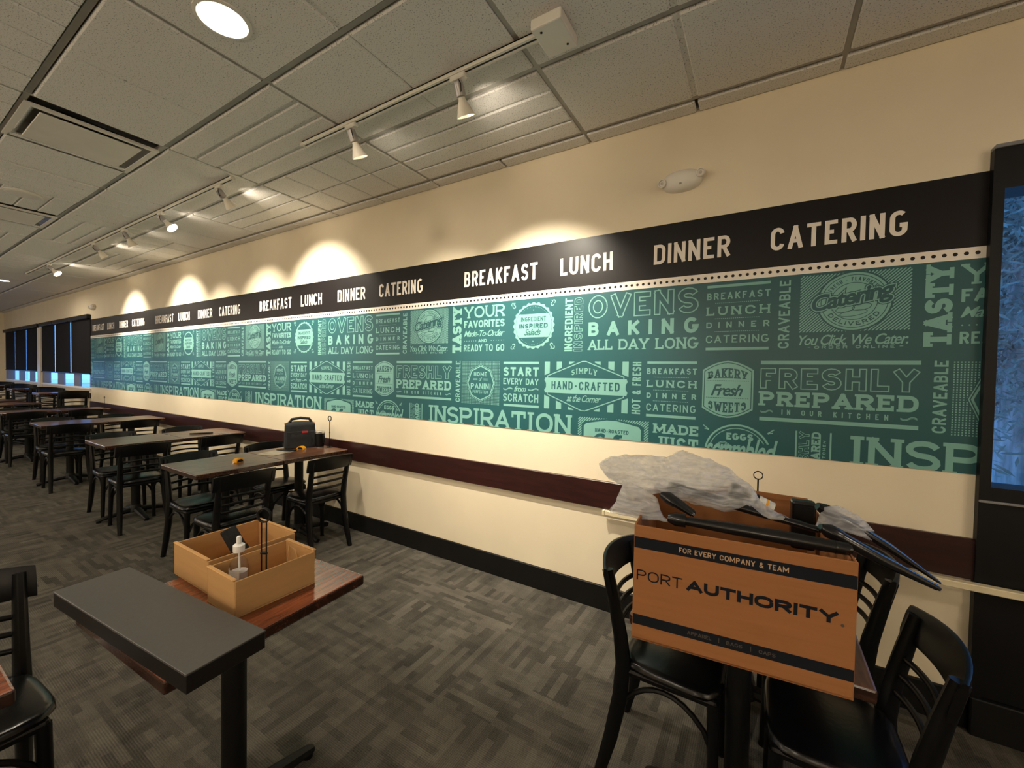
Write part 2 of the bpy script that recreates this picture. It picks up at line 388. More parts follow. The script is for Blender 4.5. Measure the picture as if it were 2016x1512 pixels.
for i in range(3):
    y0 = EY0+(EY1-EY0)*i/3+.02; y1 = EY0+(EY1-EY0)*(i+1)/3-.02; h = (y1-y0)/2
    r = empty('roller_shade', (XE+.06, (y0+y1)/2, 1.40), PI/2)
    MB().box(-h-.01, h+.01, -.045, .05, .95, 1.03, .01).build('head_rail', M_FRAME, r)
    MB().grid(lambda u, v: Vector((-h+2*h*u, .012+.004*math.sin(u*9), .02+.95*v)), 10, 4).build('fabric', M_SHADE, r)
    MB().box(-h, h, 0, .022, 0, .024, .004).build('bottom_bar', M_FRAME, r)
    tag(r, 'black roller shade on the far end wall, '+('farthest from the mural wall', 'middle of three', 'nearest the mural wall')[i], 'roller shade', 'roller shades on the end wall')
# outdoors
M_SNOW = mat('snowy_ground', (0.62, 0.64, 0.66), 0.8, 0.35, .35, stretch=(.25, 1, 1))
g = MB().box(-60, 30, .25, 60, -.35, -.3).box(-60, -18.5, -30, .25, -.35, -.3).build('outside_ground', M_SNOW); struct(g)
# ------------------------------------------------------------------ flat print: stroke lettering
def arc(cx, cy, rx, ry, a0, a1, n=9):
    return [(cx+rx*math.cos(math.radians(a0+(a1-a0)*i/n)), cy+ry*math.sin(math.radians(a0+(a1-a0)*i/n))) for i in range(n+1)]
def glyphs(r):
    top, bot = 1-r, r
    st = [(0, 0), (0, 1)]
    bowlP = [(0, 1), (.5, 1)]+arc(.56, .74, .44, .26, 90, -90)+[(0, .48)]
    g = {
     'A': [[(0, 0), (.5, 1)], [(.5, 1), (1, 0)], [(.2, .3), (.8, .3)]],
     'B': [st, [(0, 1), (.5, 1)]+arc(.52, .765, .42, .235, 90, -90)+[(0, .53)], [(0, .53), (.5, .53)]+arc(.56, .265, .44, .265, 90, -90)+[(0, 0)]],
     'C': [arc(.5, top, .5, r, 5, 180)+arc(.5, bot, .5, r, 180, 355)],
     'D': [st, [(0, 1), (.45, 1)]+arc(.5, top, .5, r, 90, 0)+arc(.5, bot, .5, r, 0, -90)+[(0, 0)]],
     'E': [st, [(0, 1), (1, 1)], [(0, .52), (.85, .52)], [(0, 0), (1, 0)]],
     'F': [st, [(0, 1), (1, 1)], [(0, .5), (.85, .5)]],
     'G': [arc(.5, top, .5, r, 42, 180)+arc(.5, bot, .5, r, 180, 345)+[(1, .42), (.58, .42)]],
     'H': [st, [(1, 0), (1, 1)], [(0, .52), (1, .52)]],
     'I': [[(.5, 0), (.5, 1)]],
     'J': [[(1, 1), (1, bot)]+arc(.5, bot, .5, r, 0, -170)],
     'K': [st, [(1, 1), (.05, .42)], [(.3, .58), (1, 0)]],
     'L': [st, [(0, 0), (1, 0)]],
     'M': [st, [(0, 1), (.5, .25), (1, 1)], [(1, 0), (1, 1)]],
     'N': [st, [(0, 1), (1, 0)], [(1, 0), (1, 1)]],
     'O': [arc(.5, top, .5, r, 0, 180)+arc(.5, bot, .5, r, 180, 360)+[(1, top)]],
     'P': [st, bowlP],
     'R': [st, bowlP, [(.5, .48), (1, 0)]],
     'S': [arc(.5, .755, .5, .245, 15, 250)+arc(.5, .255, .5, .255, 70, -165)],
     'T': [[(0, 1), (1, 1)], [(.5, 0), (.5, 1)]],
     'U': [[(0, 1), (0, bot)]+arc(.5, bot, .5, r, 180, 360)+[(1, 1)]],
     'V': [[(0, 1), (.5, 0)], [(.5, 0), (1, 1)]],
     'W': [[(0, 1), (.25, 0)], [(.25, 0), (.5, .85)], [(.5, .85), (.75, 0)], [(.75, 0), (1, 1)]],
     'X': [[(0, 0), (1, 1)], [(0, 1), (1, 0)]],
     'Y': [[(0, 1), (.5, .45)], [(1, 1), (.5, .45)], [(.5, .5), (.5, 0)]],
     '-': [[(.05, .45), (.95, .45)]],
     '&': [[(1, 0), (.2, .68), (.22, .9), (.45, 1), (.66, .9), (.64, .7), (.1, .36), (.05, .16), (.3, 0), (.65, .05), (1, .42)]],
     '.': [[(.5, 0), (.5, .02)]], '|': [[(.5, 0), (.5, 1)]], ' ': []}
    return g
GW = {'I': .18, 'M': 1.0, 'W': 1.12, 'L': .62, 'E': .64, 'F': .62, 'J': .6, ' ': .38, '-': .55, '.': .12, '|': .1, 'A': .8, 'O': .82, 'G': .8, 'C': .76, 'T': .72, 'V': .8, 'Y': .78, '&': .8, 'D': .76}
BIGO = {}
class Print:
    """flat printed shapes in a (u, z) plane, stacked in thin layers"""
    def __init__(s): s.p = []; s.warp = None
    def add(s, pts, mat_i, layer):
        if s.warp: pts = [s.warp(*q) for q in pts]
        s.p.append((pts, mat_i, layer))
    def rect(s, u0, u1, z0, z1, mi=0, ly=1): s.add([(u0, z0), (u1, z0), (u1, z1), (u0, z1)], mi, ly)
    def disc(s, cx, cz, r, mi=0, ly=1, n=48, rz=None, scal=0, amp=0):
        rz = rz or r
        s.add([(cx+(r+amp*math.cos(scal*2*PI*i/n))*math.cos(2*PI*i/n), cz+(rz+amp*math.cos(scal*2*PI*i/n))*math.sin(2*PI*i/n)) for i in range(n)], mi, ly)
    def ring(s, cx, cz, r, w, mi=0, ly=1, n=48, a0=0, a1=360, rz=None):
        k = (rz or r)/r
        for i in range(n):
            a, b = math.radians(a0+(a1-a0)*i/n), math.radians(a0+(a1-a0)*(i+1)/n)
            s.add([(cx+q*math.cos(t), cz+q*k*math.sin(t)) for q, t in ((r-w/2, a), (r+w/2, a), (r+w/2, b), (r-w/2, b))], mi, ly)
    def line(s, pts, wt, mi=0, ly=1, ext=0, closed=False):
        pts = [Vector(q) for q in pts]
        q = [pts[0]]
        for v in pts[1:]:
            if (v-q[-1]).length > 1e-6: q.append(v)
        pts = q; n = len(pts)
        if n < 2: return
        if closed and (pts[0]-pts[-1]).length < 1e-6: pts = pts[:-1]; n -= 1
        if ext and not closed:
            pts[0] = pts[0]+(pts[0]-pts[1]).normalized()*ext; pts[-1] = pts[-1]+(pts[-1]-pts[-2]).normalized()*ext
        Ls, Rs = [], []; h = wt/2
        for i in range(n):
            if closed: d0 = (pts[i]-pts[i-1]).normalized(); d1 = (pts[(i+1) % n]-pts[i]).normalized()
            else:
                d0 = (pts[i]-pts[i-1]).normalized() if i else (pts[1]-pts[0]).normalized()
                d1 = (pts[i+1]-pts[i]).normalized() if i < n-1 else d0
            nm = Vector((-(d0.y+d1.y), d0.x+d1.x))
            if nm.length < 1e-6: nm = Vector((-d0.y, d0.x))
            nm.normalize(); c = max(.5, nm.dot(Vector((-d0.y, d0.x))))
            Ls.append(pts[i]+nm*h/c); Rs.append(pts[i]-nm*h/c)
        for i in range(n if closed else n-1):
            j = (i+1) % n
            s.add([tuple(Rs[i]), tuple(Rs[j]), tuple(Ls[j]), tuple(Ls[i])], mi, ly)
    def text(s, txt, u0, u1, z0, z1, wt, mi=0, ly=1, track=.12, slab=0.0, r=.36, outline=0.0, rot=False, tick=True):
        """fit capitals into the box; rot: reads upwards"""
        if rot:
            old = s.warp; cu, cz = u0, z0; H = u1-u0
            s.warp = lambda a, b: (cu+H-b, cz+a)
            s.text(txt, 0, z1-z0, 0, H, wt, mi, ly, track, slab, r, outline, False, tick); s.warp = old; return
        h = z1-z0; G = glyphs(r)
        ws = [GW.get(c, .72)+(.16 if slab and c == 'I' else 0) for c in txt]
        free = (u1-u0)-track*h*(len(txt)-1)
        sc = free/sum(ws); x = u0
        for c, w in zip(txt, ws):
            gw = w*sc; iw = max(gw-wt, gw*.02)
            for st in G.get(c, []):
                pts = [(x+(gw-iw)/2+px*iw, z0+wt/2+pz*(h-wt)) for px, pz in st]
                if c == '.': s.rect(x, x+gw, z0, z0+gw, mi, ly); continue
                def draw(wd, m_, l_, e):
                    # stems that end on the base or cap line run out to it
                    q = list(pts)
                    for end, nb, (gx, gz) in ((0, 1, st[0]), (-1, -2, st[-1])):
                        a, b = Vector(q[end]), Vector(q[nb]); d = (a-b)
                        if gz in (0, 1) and abs(d.y) > 1e-6 and abs(d.y) > .3*abs(d.x): q[end] = tuple(a+d.normalized()*(wt/2*abs(d.normalized().y)))
                        elif gz in (0, 1) and abs(d.x) > abs(d.y) and gx > .3: q[end] = tuple(a+d.normalized()*(wt/2))
                        elif gz in (0, 1) and gx <= .3 and abs(d.x) > abs(d.y): q[end] = tuple(a+d.normalized()*(wt/2))
                    s.line(q, wd, m_, l_, e)
                    if slab:
                        t = wt*slab*.9
                        for end, nb, (gx, gz) in ((0, 1, st[0]), (-1, -2, st[-1])):
                            a, b = Vector(pts[end]), Vector(pts[nb]); d = a-b
                            if gz in (0, 1) and abs(d.y) > .5*abs(d.x) and c not in 'VW' or (c in 'VWY' and gz == 1):
                                zc = z0+t/2 if gz == 0 else z1-t/2
                                if c in 'AM' and gz == 1 and gx == .5: continue
                                hw = wt*1.05
                                lo, hi = a.x-hw, a.x+hw
                                s.rect(max(lo, x-wt*.35)-e, min(hi, x+gw+wt*.35)+e, zc-t/2-e, zc+t/2+e, m_, l_)
                            elif tick and gz in (0, 1) and abs(d.x) > abs(d.y) and gx > .3 or (c == 'T' and gz == 1 and abs(d.y) < 1e-6):
                                tx = a.x+(wt*.5-t/2)*(1 if gx > .5 else -1)
                                if gz == 1: s.rect(tx-t/2, tx+t/2, z1-h*.34, z1, m_, l_)
                                else: s.rect(tx-t/2, tx+t/2, z0, z0+h*.34, m_, l_)
                if outline:
                    draw(wt, mi, ly, 0); 
                else: draw(wt, mi, ly, 0)
            if outline:   # hollow letters: the field colour again inside the stroke
                for st in G.get(c, []):
                    pts2 = [(x+(gw-iw)/2+px*iw, z0+wt/2+pz*(h-wt)) for px, pz in st]
                    q = list(pts2)
                    for end, nb, (gx, gz) in ((0, 1, st[0]), (-1, -2, st[-1])):
                        a, b = Vector(q[end]), Vector(q[nb]); d = a-b
                        if d.length < 1e-9: continue
                        dn = d.normalized()
                        if gz in (0, 1):
                            if abs(dn.y) > .3: q[end] = tuple(a+dn*(wt/2*abs(dn.y)-outline*1.0))
                            else: q[end] = tuple(a+dn*(wt/2-outline))
                        elif c in 'CGS': q[end] = tuple(a-dn*outline)
                    s.line(q, wt-2*outline, 1-mi, ly+1)
            x += gw+track*h
    def script(s, txt, u0, u1, z0, z1, off=0.0, mi=0, ly=1, shear=.35, rot=0.0):
        cu = bpy.data.curves.new('tmp', 'FONT'); cu.body = txt; cu.shear = shear; cu.size = 1; cu.offset = off; cu.resolution_u = 4; cu.space_character = .88
        o = bpy.data.objects.new('tmp', cu); COL.objects.link(o)
        dg = bpy.context.evaluated_depsgraph_get(); me = bpy.data.meshes.new_from_object(o.evaluated_get(dg))
        bpy.data.objects.remove(o); bpy.data.curves.remove(cu)
        if not me.vertices: return
        # fit box taken from the plain outline so that thicker layers stay registered
        key = (txt, shear)
        xs = [v.co.x for v in me.vertices]; ys = [v.co.y for v in me.vertices]
        if off == 0 or key not in BIGO:
            BIGO.setdefault(key, (min(xs)+off, max(xs)-off, min(ys)+off, max(ys)-off))
        a, b, c, d = BIGO[key]
        def T(x, y):
            uu = u0+(x-a)/(b-a)*(u1-u0); zz = z0+(y-c)/(d-c)*(z1-z0)
            if rot:
                mu, mz = (u0+u1)/2, (z0+z1)/2; du, dz = uu-mu, zz-mz
                return (mu+du*math.cos(rot)-dz*math.sin(rot), mz+du*math.sin(rot)+dz*math.cos(rot))
            return (uu, zz)
        for p in me.polygons: s.add([T(me.vertices[i].co.x, me.vertices[i].co.y) for i in p.vertices], mi, ly)
        bpy.data.meshes.remove(me)
    def mesh(s, name, mats, eps=0.00035, base=0.0, clip=None, xf=None):
        vs, fs, ms = [], [], []
        for pts, mi, ly in s.p:
            k = len(vs); j_ = 1.2e-5*(len(fs) % 25); vs += [Vector((u, -base-eps*ly-j_, z)) for u, z in pts]; fs.append(list(range(k, k+len(pts)))); ms.append(mi)
        me = bpy.data.meshes.new(name); me.from_pydata([tuple(v) for v in vs], [], fs)
        for m in mats: me.materials.append(m)
        for p, m in zip(me.polygons, ms): p.material_index = m
        bm = bmesh.new(); bm.from_mesh(me)
        for f in bm.faces:
            f.normal_update()
            if f.normal.y > 0: f.normal_flip()
        if clip:
            for co, no in clip: bmesh.ops.bisect_plane(bm, geom=bm.verts[:]+bm.edges[:]+bm.faces[:], plane_co=co, plane_no=no, clear_outer=True)
        if xf is not None: bm.transform(xf)
        n = len(bm.faces); bm.to_mesh(me); bm.free()
        return me if n else None
# ------------------------------------------------------------------ the mural
ZT, ZST, ZSB, ZB, XR = 2.299, 1.998, 1.950, 1.060, 0.767
def print_mat(name, col, rough=.36, spec=.45):
    return mat(name, col, rough, 0.05, 2.0, spec=spec, bump=0.05, bscale=300)
M_GREEN = print_mat('print_green', (0.012, 0.086, 0.098)); M_MINT = print_mat('print_mint', (0.175, 0.40, 0.36))
M_PBLACK = print_mat('print_black', (0.006, 0.0045, 0.005), .34, .3); M_PWHITE = print_mat('print_white', (0.82, 0.76, 0.68))
mural = empty('wall_mural', ((XL+XR)/2, 0, ZB))
tag(mural, 'long green wall graphic with mint food lettering under a black band of white meal words', 'wall graphic')
def mpart(name, me, dx=0.0):
    o = mesh_obj(name, me); o.parent = mural; o.location = Vector((dx, 0, 0))-Vector(mural.location); return o
mpart('green_field', MB().box(XL, XR, -.0035, -.0005, ZB, ZSB).mesh('green_field', M_GREEN))
mpart('black_band', MB().box(XL, XR, -.0035, -.0005, ZST, ZT).mesh('black_band', M_PBLACK))
mpart('white_stripe', MB().box(XL, XR, -.0035, -.0005, ZSB, ZST).mesh('white_stripe', M_PWHITE))
pr = Print(); u = XR-.024
while u > XL+.01:
    pr.disc(u, (ZST+ZSB)/2, .0078, 0, 1, 12); u -= .0328
mpart('dot_row', pr.mesh('dot_row', [M_PBLACK], base=.0035))['kind'] = 'stuff'
B0 = .0035
HP = 2.8562
for word, u0, u1, in (('BREAKFAST', -1.911, -1.297), ('LUNCH', -1.130, -.786), ('DINNER', -.546, -.160), ('CATERING', .020, .526)):
    pr = Print(); pr.text(word, u0, u1, 2.079, 2.190, .0180, 0, 1, .14, r=.24)
    me = pr.mesh('heading_'+word.lower(), [M_PWHITE], base=B0)
    for k in range(0, -4, -1):
        mpart('heading_'+word.lower(), me, k*HP)
MOT = {}
def motif(name):
    MOT[name] = Print(); return MOT[name]
# --- upper row
p = motif('ovens_lettering')
p.text('OVENS', -.933, -.302, 1.792, 1.934, .036, 0, 1, .13, r=.5, outline=.0065)
p.text('BAKING', -.930, -.300, 1.684, 1.770, .020, 0, 1, .62, r=.45)
p.text('ALL DAY LONG', -.929, -.299, 1.598, 1.661, .0105, 0, 1, .10, slab=.75, r=.5)
p = motif('ingredient_lettering')
p.text('INGREDIENT', -1.090, -1.036, 1.593, 1.931, .0105, 0, 1, .12, rot=True)
p.text('INSPIRED', -1.026, -.968, 1.593, 1.931, .0165, 0, 1, .16, rot=True, outline=.0032)
def mlist(p, u0, u1, bars, rows):
    p.rect(u0, u1, *bars[0]); p.rect(u0, u1, *bars[1])
    (a, b, c, d) = rows
    p.text('BREAKFAST', u0, u1, *a, .0062, track=.30); p.text('LUNCH', u0, u1, *b, .0085, track=.42, slab=.7)
    p.text('DINNER', u0, u1, *c, .0062, track=1.0); p.text('CATERING', u0, u1, *d, .0062, track=.24)
    for hi, lo in ((a, b), (b, c), (c, d)):
        z = (hi[0]+lo[1])/2; n = 22; w = (u1-u0)*.72; s0 = (u0+u1)/2-w/2
        for i in range(n): p.rect(s0+w*i/n, s0+w*(i+.6)/n, z-.0015, z+.0015)
p = motif('meal_list_lettering')
mlist(p, -.262, .026, ((1.918, 1.932), (1.587, 1.601)), ((1.855, 1.891), (1.772, 1.817), (1.705, 1.736), (1.626, 1.666)))
p = motif('craveable_lettering'); p.text('CRAVEABLE', .064, .110, 1.592, 1.927, .0078, track=.16, rot=True)
def hatch(p, u0, u1, z0, z1, step, wt):
    k = -(z1-z0)
    while k < u1-u0:
        a, b = max(k, 0), min(k+(z1-z0), u1-u0)
        if b-a > .003: p.line([(u0+a, z0+(a-k)), (u0+b, z0+(b-k))], wt)
        k += step
p = motif('catering_badge')
hatch(p, .150, .547, 1.668, 1.938, .0135, .0048)
cx, cz, R_ = .352, 1.805, .128
p.disc(cx, cz, .139, 1, 2, 56); p.disc(cx, cz, R_+.004, 0, 3, 56); p.ring(cx, cz, .121, .003, 1, 4); p.ring(cx, cz, .085, .003, 1, 4)
def ringtext(p, txt, cx, cz, r, h, a0, a1, wt, mi, ly, inner=False, **kw):
    L = abs(math.radians(a1-a0))*r; old = p.warp
    def W(a, b):
        t = math.radians(a0+(a1-a0)*a/L); q = r+(b if not inner else -b)
        return (cx+q*math.cos(t), cz+q*math.sin(t))
    p.warp = W; p.text(txt, 0, L, 0, h, wt, mi, ly, **kw); p.warp = old
ringtext(p, 'FRESH - FLAVORFUL', cx, cz, .094, .017, 150, 30, .0030, 1, 5, track=.25)
ringtext(p, 'DELIVERED', cx, cz, .112, .019, 212, 328, .0042, 1, 5, inner=True, track=.4)
for (ax, az, rx, rz_, a) in ((-.03, -.035, .035, .014, .2), (.03, -.028, .035, .015, .2), (0, -.055, .05, .013, .15), (.02, -.005, .02, .014, .3), (-.035, -.005, .012, .009, .5)):
    pts = [(cx+ax+rx*math.cos(t)*math.cos(a)-rz_*math.sin(t)*math.sin(a), cz+az+rx*math.cos(t)*math.sin(a)+rz_*math.sin(t)*math.cos(a)) for t in [2*PI*i/18 for i in range(18)]]
    p.line(pts, .0026, 1, 5, closed=True)
for off, mi, ly in ((0, 1, 8), (.115, 1, 6), (.075, 0, 7), (.03, 1, 9)):
    p.script('Catering', .196, .498, 1.772, 1.862, off, mi, ly, .32, rot=.19)
p.script('You Click. We Cater.', .151, .544, 1.606, 1.653, .012, 0, 1, .35)
p.text('ORDER ONLINE', .212, .500, 1.588, 1.602, .0028, track=.75); p.rect(.186, .196, 1.594, 1.597); p.rect(.516, .528, 1.594, 1.597)
p = motif('tasty_lettering'); p.text('TASTY', .591, .677, 1.590, 1.934, .0215, track=.05, slab=.72, rot=True)
p = motif('your_favorites_lettering'); A, B = -1.907, -1.549
p.text('YOUR', A, B, 1.846, 1.931, .0140, track=.12, slab=.7, r=.45)
p.text('FAVORITES', A, B, 1.775, 1.828, .0115, track=.10, r=.42)
p.script('Made-To-Order', A, B, 1.710, 1.754, .010, 0, 1, .42)
p.text('AND', -1.775, -1.700, 1.667, 1.690, .0050, track=.15)
for i in range(6):
    p.disc(A+.006+i*.021, 1.678, .0032, n=8); p.disc(B-.006-i*.021, 1.678, .0032, n=8)
p.text('READY TO GO', A, B, 1.601, 1.651, .0090, track=.13, r=.3)
p = motif('salads_seal'); cx, cz = -1.3205, 1.768
p.disc(cx, cz, .154, 0, 1, 168, scal=24, amp=.005); p.disc(cx, cz, .139, 1, 2, 56); p.ring(cx, cz, .133, .0, 0, 2)
for i in range(64):
    t = 2*PI*i/64
    if abs(math.sin(t)) > .60: p.disc(cx+.126*math.cos(t), cz+.126*math.sin(t), .0019, 0, 3, 6)
poly = [(cx+.137*math.cos(t), cz+.137*math.sin(t)) for t in [math.radians(-35+70*i/8) for i in range(9)]]+[(cx+.137*math.cos(t), cz+.137*math.sin(t)) for t in [math.radians(145+70*i/8) for i in range(9)]]
p.add(poly, 0, 3)
p.text('INGREDIENT', -1.416, -1.226, 1.797, 1.827, .0052, 1, 4, .13); p.text('INSPIRED', -1.430, -1.212, 1.751, 1.782, .0076, 1, 4, .18)
p.script('Salads', -1.388, -1.262, 1.704, 1.745, .010, 1, 4, .38)
p.disc(cx, cz+.105, .004, 0, 3, 10); p.disc(cx, cz-.105, .004, 0, 3, 10)
def fleur(p, cx, cz, fx, fz):
    for (a0, a1, r, ox, oz) in ((0, 250, .010, -.006, .008), (180, 430, .010, .006, -.008), (60, 300, .007, .010, .010)):
        p.line([(cx+fx*(ox+r*math.cos(math.radians(a0+(a1-a0)*i/10))), cz+fz*(oz+r*math.sin(math.radians(a0+(a1-a0)*i/10)))) for i in range(11)], .0055)
    p.disc(cx+fx*.012, cz-fz*.014, .0055, n=10); p.disc(cx-fx*.014, cz+fz*.012, .0045, n=10)
for a, b, c, d in ((-1.478, 1.911, 1, 1), (-1.176, 1.911, -1, 1), (-1.478, 1.630, 1, -1), (-1.176, 1.630, -1, -1)): fleur(p, a, b, c, d)
# --- middle row
p = motif('simply_hand_crafted_badge')
for i in range(7):
    a = -1.228+i*.0862
    p.rect(a, a+.0375, 1.218, 1.527)
cx, cz = -.9525, 1.372
D_ = [(-1.232, 1.435), (cx, 1.548), (-.673, 1.435), (-.673, 1.309), (cx, 1.196), (-1.232, 1.309)]
p.add(D_, 1, 2)
hexo = [(-1.205, 1.433), (cx-.012, 1.527), (cx+.012, 1.527), (-.70, 1.433), (-.70, 1.312), (cx+.012, 1.217), (cx-.012, 1.217), (-1.205, 1.312)]
p.line(hexo, .006, 0, 3, closed=True)
band = [(-1.228, 1.405), (-1.222, 1.421), (-.683, 1.421), (-.677, 1.405), (-.688, 1.385), (-.688, 1.358), (-.677, 1.340), (-.683, 1.322), (-1.222, 1.322), (-1.228, 1.340), (-1.216, 1.358), (-1.216, 1.385)]
p.add(band, 0, 4)
p.text('HAND-CRAFTED', -1.175, -.724, 1.347, 1.399, .0092, 1, 5, .20, r=.28)
old = p.warp; p.warp = lambda a, b: (a, b-.9*(a-cx)**2*2.4)
p.text('SIMPLY', -1.036, -.868, 1.452, 1.487, .0060, 0, 4, .26, slab=.6); p.warp = old
p.script('at the Corner', -1.066, -.839, 1.272, 1.315, .008, 0, 4, .38)
p = motif('hot_fresh_lettering'); p.text('HOT & FRESH', -.650, -.600, 1.219, 1.525, .0085, track=.14, rot=True)
p = motif('meal_list_small_lettering')
mlist(p, -.566, -.302, ((1.514, 1.528), (1.209, 1.224)), ((1.455, 1.488), (1.380, 1.420), (1.318, 1.347), (1.244, 1.285)))
p = motif('bakery_badge'); cx, cz = -.153, 1.380
def barrel(w, h, cut):
    pts = []
    for i in range(13):
        t = -1+2*i/12; pts.append((cx+w*t, cz+h-cut*(t*t)**.9))
    for i in range(13):
        t = 1-2*i/12; pts.append((cx+w*t, cz-h+cut*(t*t)**.9))
    return pts
p.add(barrel(.119, .150, .048), 0, 1); p.line(barrel(.110, .140, .046), .004, 1, 2, closed=True)
for z in (1.425, 1.335):
    for i in range(24): p.rect(cx-.100+i*.0084, cx-.100+i*.0084+.005, z-.0014, z+.0014, 1, 2)
p.warp = lambda a, b: (a, b-(a-cx)**2*(2.6 if b > 1.46 else 0.6)); p.text('BAKERY', -.245, -.062, 1.440, 1.492, .0085, 1, 2, .12, slab=.6)
p.warp = lambda a, b: (a, b+(a-cx)**2*(2.6 if b < 1.29 else .6)); p.text('SWEETS', -.242, -.064, 1.258, 1.312, .0085, 1, 2, .12, slab=.6); p.warp = None
p.script('Fresh', -.229, -.082, 1.347, 1.405, .020, 1, 2, .40)
p = motif('freshly_prepared_lettering')
p.rect(-.005, .588, 1.513, 1.530); p.rect(-.004, .587, 1.229, 1.247)
p.text('FRESHLY', -.005, .584, 1.391, 1.494, .0280, track=.12, r=.42, outline=.0045)
p.text('PREPARED', -.005, .585, 1.305, 1.377, .0165, track=.20, slab=.7, r=.40)
p.text('IN OUR KITCHEN', .090, .488, 1.264, 1.289, .0044, track=.75)
def swash(p, u0, u1, zc, h, wt=.004):
    for o in (0, .006):
        p.line([(u0+(u1-u0)*i/14, zc+o*.8-.003+h*math.sin(-2*PI*i/14)*.5) for i in range(15)], wt*.7)
swash(p, .0, .052, 1.276, .010); swash(p, .528, .583, 1.276, .010)
p = motif('craveable_small_lettering'); p.text('CRAVEABLE', .629, .672, 1.222, 1.530, .0078, track=.16, rot=True)
p = motif('panini_badge')
x0, x1, z0, z1 = -1.920, -1.579, 1.212, 1.527
n = 33
for i in range(n):
    a = x0+(x1-x0)*i/n
    p.rect(a, a+.0045, z0, z1, 0, 1)
for j in range(30):
    b = z0+(z1-z0)*j/30
    p.rect(x0, x1, b, b+.0048, 1, 2)
cx, cz = -1.747, 1.370
oct_ = lambda r: [(cx+r*.96*math.sin(2*PI*i/8), cz+r*1.03*math.cos(2*PI*i/8)) for i in range(8)]
p.add(oct_(.138), 1, 3); p.line(oct_(.131), .0035, 0, 4, closed=True); p.line(oct_(.120), .0075, 0, 4, closed=True)
p.text('HOME', -1.808, -1.693, 1.421, 1.450, .0062, 0, 4, .22); p.script('of', -1.762, -1.735, 1.385, 1.412, .01, 0, 4, .3)
for a, b in ((-1.815, -1.775), (-1.722, -1.682)):
    p.rect(a, b, 1.400, 1.4025, 0, 4); p.rect(a, b, 1.392, 1.3945, 0, 4)
p.text('PANINI', -1.836, -1.659, 1.326, 1.368, .0074, 0, 4, .16); p.text('PERFECTION', -1.817, -1.679, 1.295, 1.317, .0030, 0, 4, .14)
p = motif('start_every_day_lettering'); A, B = -1.551, -1.272
p.rect(A, B, 1.510, 1.526); p.rect(A+.005, B+.005, 1.215, 1.231)
p.text('START', A, B, 1.426, 1.488, .0145, track=.22, r=.4); p.text('EVERY DAY', A, B, 1.368, 1.411, .0078, track=.12)
p.script('from', -1.462, -1.367, 1.320, 1.358, .014, 0, 1, .38); swash(p, A, A+.075, 1.338, .012, .005); swash(p, B-.08, B, 1.338, .012, .005)
p.text('SCRATCH', A, B, 1.249, 1.305, .0095, track=.13)
# --- bottom row, cut off by the lower edge
p = motif('inspiration_lettering'); p.text('INSPIRATION', -2.250, -1.034, 1.050, 1.184, .0235, track=.10, slab=.75, r=.45)
p = motif('hand_roasted_badge')
hatch(p, -.984, -.550, 1.03, 1.178, .0155, .0060)
cx = -.768
p.add([(-.960, 1.0), (-.960, 1.140), (-.935, 1.155), (cx, 1.182), (-.60, 1.155), (-.575, 1.140), (-.575, 1.0)], 1, 2)
p.add([(-.945, 1.0), (-.945, 1.125), (-.930, 1.142), (cx-.03, 1.168), (cx+.03, 1.168), (-.606, 1.142), (-.592, 1.125), (-.592, 1.0)], 0, 3)
p.text('HAND-ROASTED', -.871, -.664, 1.092, 1.115, .0050, 1, 4, .14); p.script('Coffee', -.890, -.640, .985, 1.083, .03, 1, 4, .40)
p = motif('made_just_lettering')
p.text('MADE', -.522, -.286, 1.118, 1.172, .0130, track=.16, slab=.65); p.text('JUST', -.512, -.285, 1.010, 1.101, .0145, track=.14, slab=.6)
p = motif('eggs_badge'); cx, cz = -.099, 1.045
p.ring(cx, cz, .150, .009, 0, 1, 40, 8, 172); p.ring(cx, cz, .133, .004, 0, 1, 40, 8, 172)
p.text('EGGS', -.150, -.027, 1.117, 1.153, .0095, 0, 1, .12, r=.42)
for o in (0, .007): p.line([(-.19+.105*i/16, 1.092-o+.012*math.sin(2*PI*i/16)) for i in range(17)], .0035)
p.add([(-.075, 1.05), (-.075, 1.108), (.085, 1.108), (.085, 1.05)], 1, 2)
p.script('scrambled', -.250, .078, 1.005, 1.128, .016, 0, 3, .38)
for sx, bx in ((1, -.262), (-1, .062)):
    for q in ((.0, .022), (.006, .004), (.022, -.002)): p.line([(bx+sx*.028, 1.163), (bx+sx*q[0], 1.163+q[1])], .005)
p = motif('freshly_upright_lettering')
p.rect(.150, .157, 1.03, 1.189); p.rect(.284, .291, 1.03, 1.189)
p.text('FRESHLY', .164, .206, .94, 1.188, .0115, track=.10, rot=True, outline=.0025); p.text('PREPARED', .214, .250, .93, 1.188, .0085, track=.12, slab=.6, rot=True)
p.text('IN OUR KITCHEN', .258, .270, .93, 1.150, .0028, track=.5, rot=True)
PG = 2.608
for name, p in MOT.items():
    us = [q[0] for pts, _, _ in p.p for q in pts]; lo, hi = min(us), max(us)
    base = None
    for k in range(2, -6, -1):
        a, b = lo+k*PG, hi+k*PG
        if b < XL+.004 or a > XR-.004: continue
        cl = [(Vector((0, 0, ZB+.0005)), Vector((0, 0, -1)))]
        if a >= XL and b <= XR:
            base = base or p.mesh(name, [M_MINT, M_GREEN], base=B0, clip=cl); me = base
        else:
            cl += [(Vector((XL-k*PG, 0, 0)), Vector((-1, 0, 0))), (Vector((XR-k*PG, 0, 0)), Vector((1, 0, 0)))]
            me = p.mesh(name, [M_MINT, M_GREEN], base=B0, clip=cl)
        if me: mpart(name, me, k*PG)
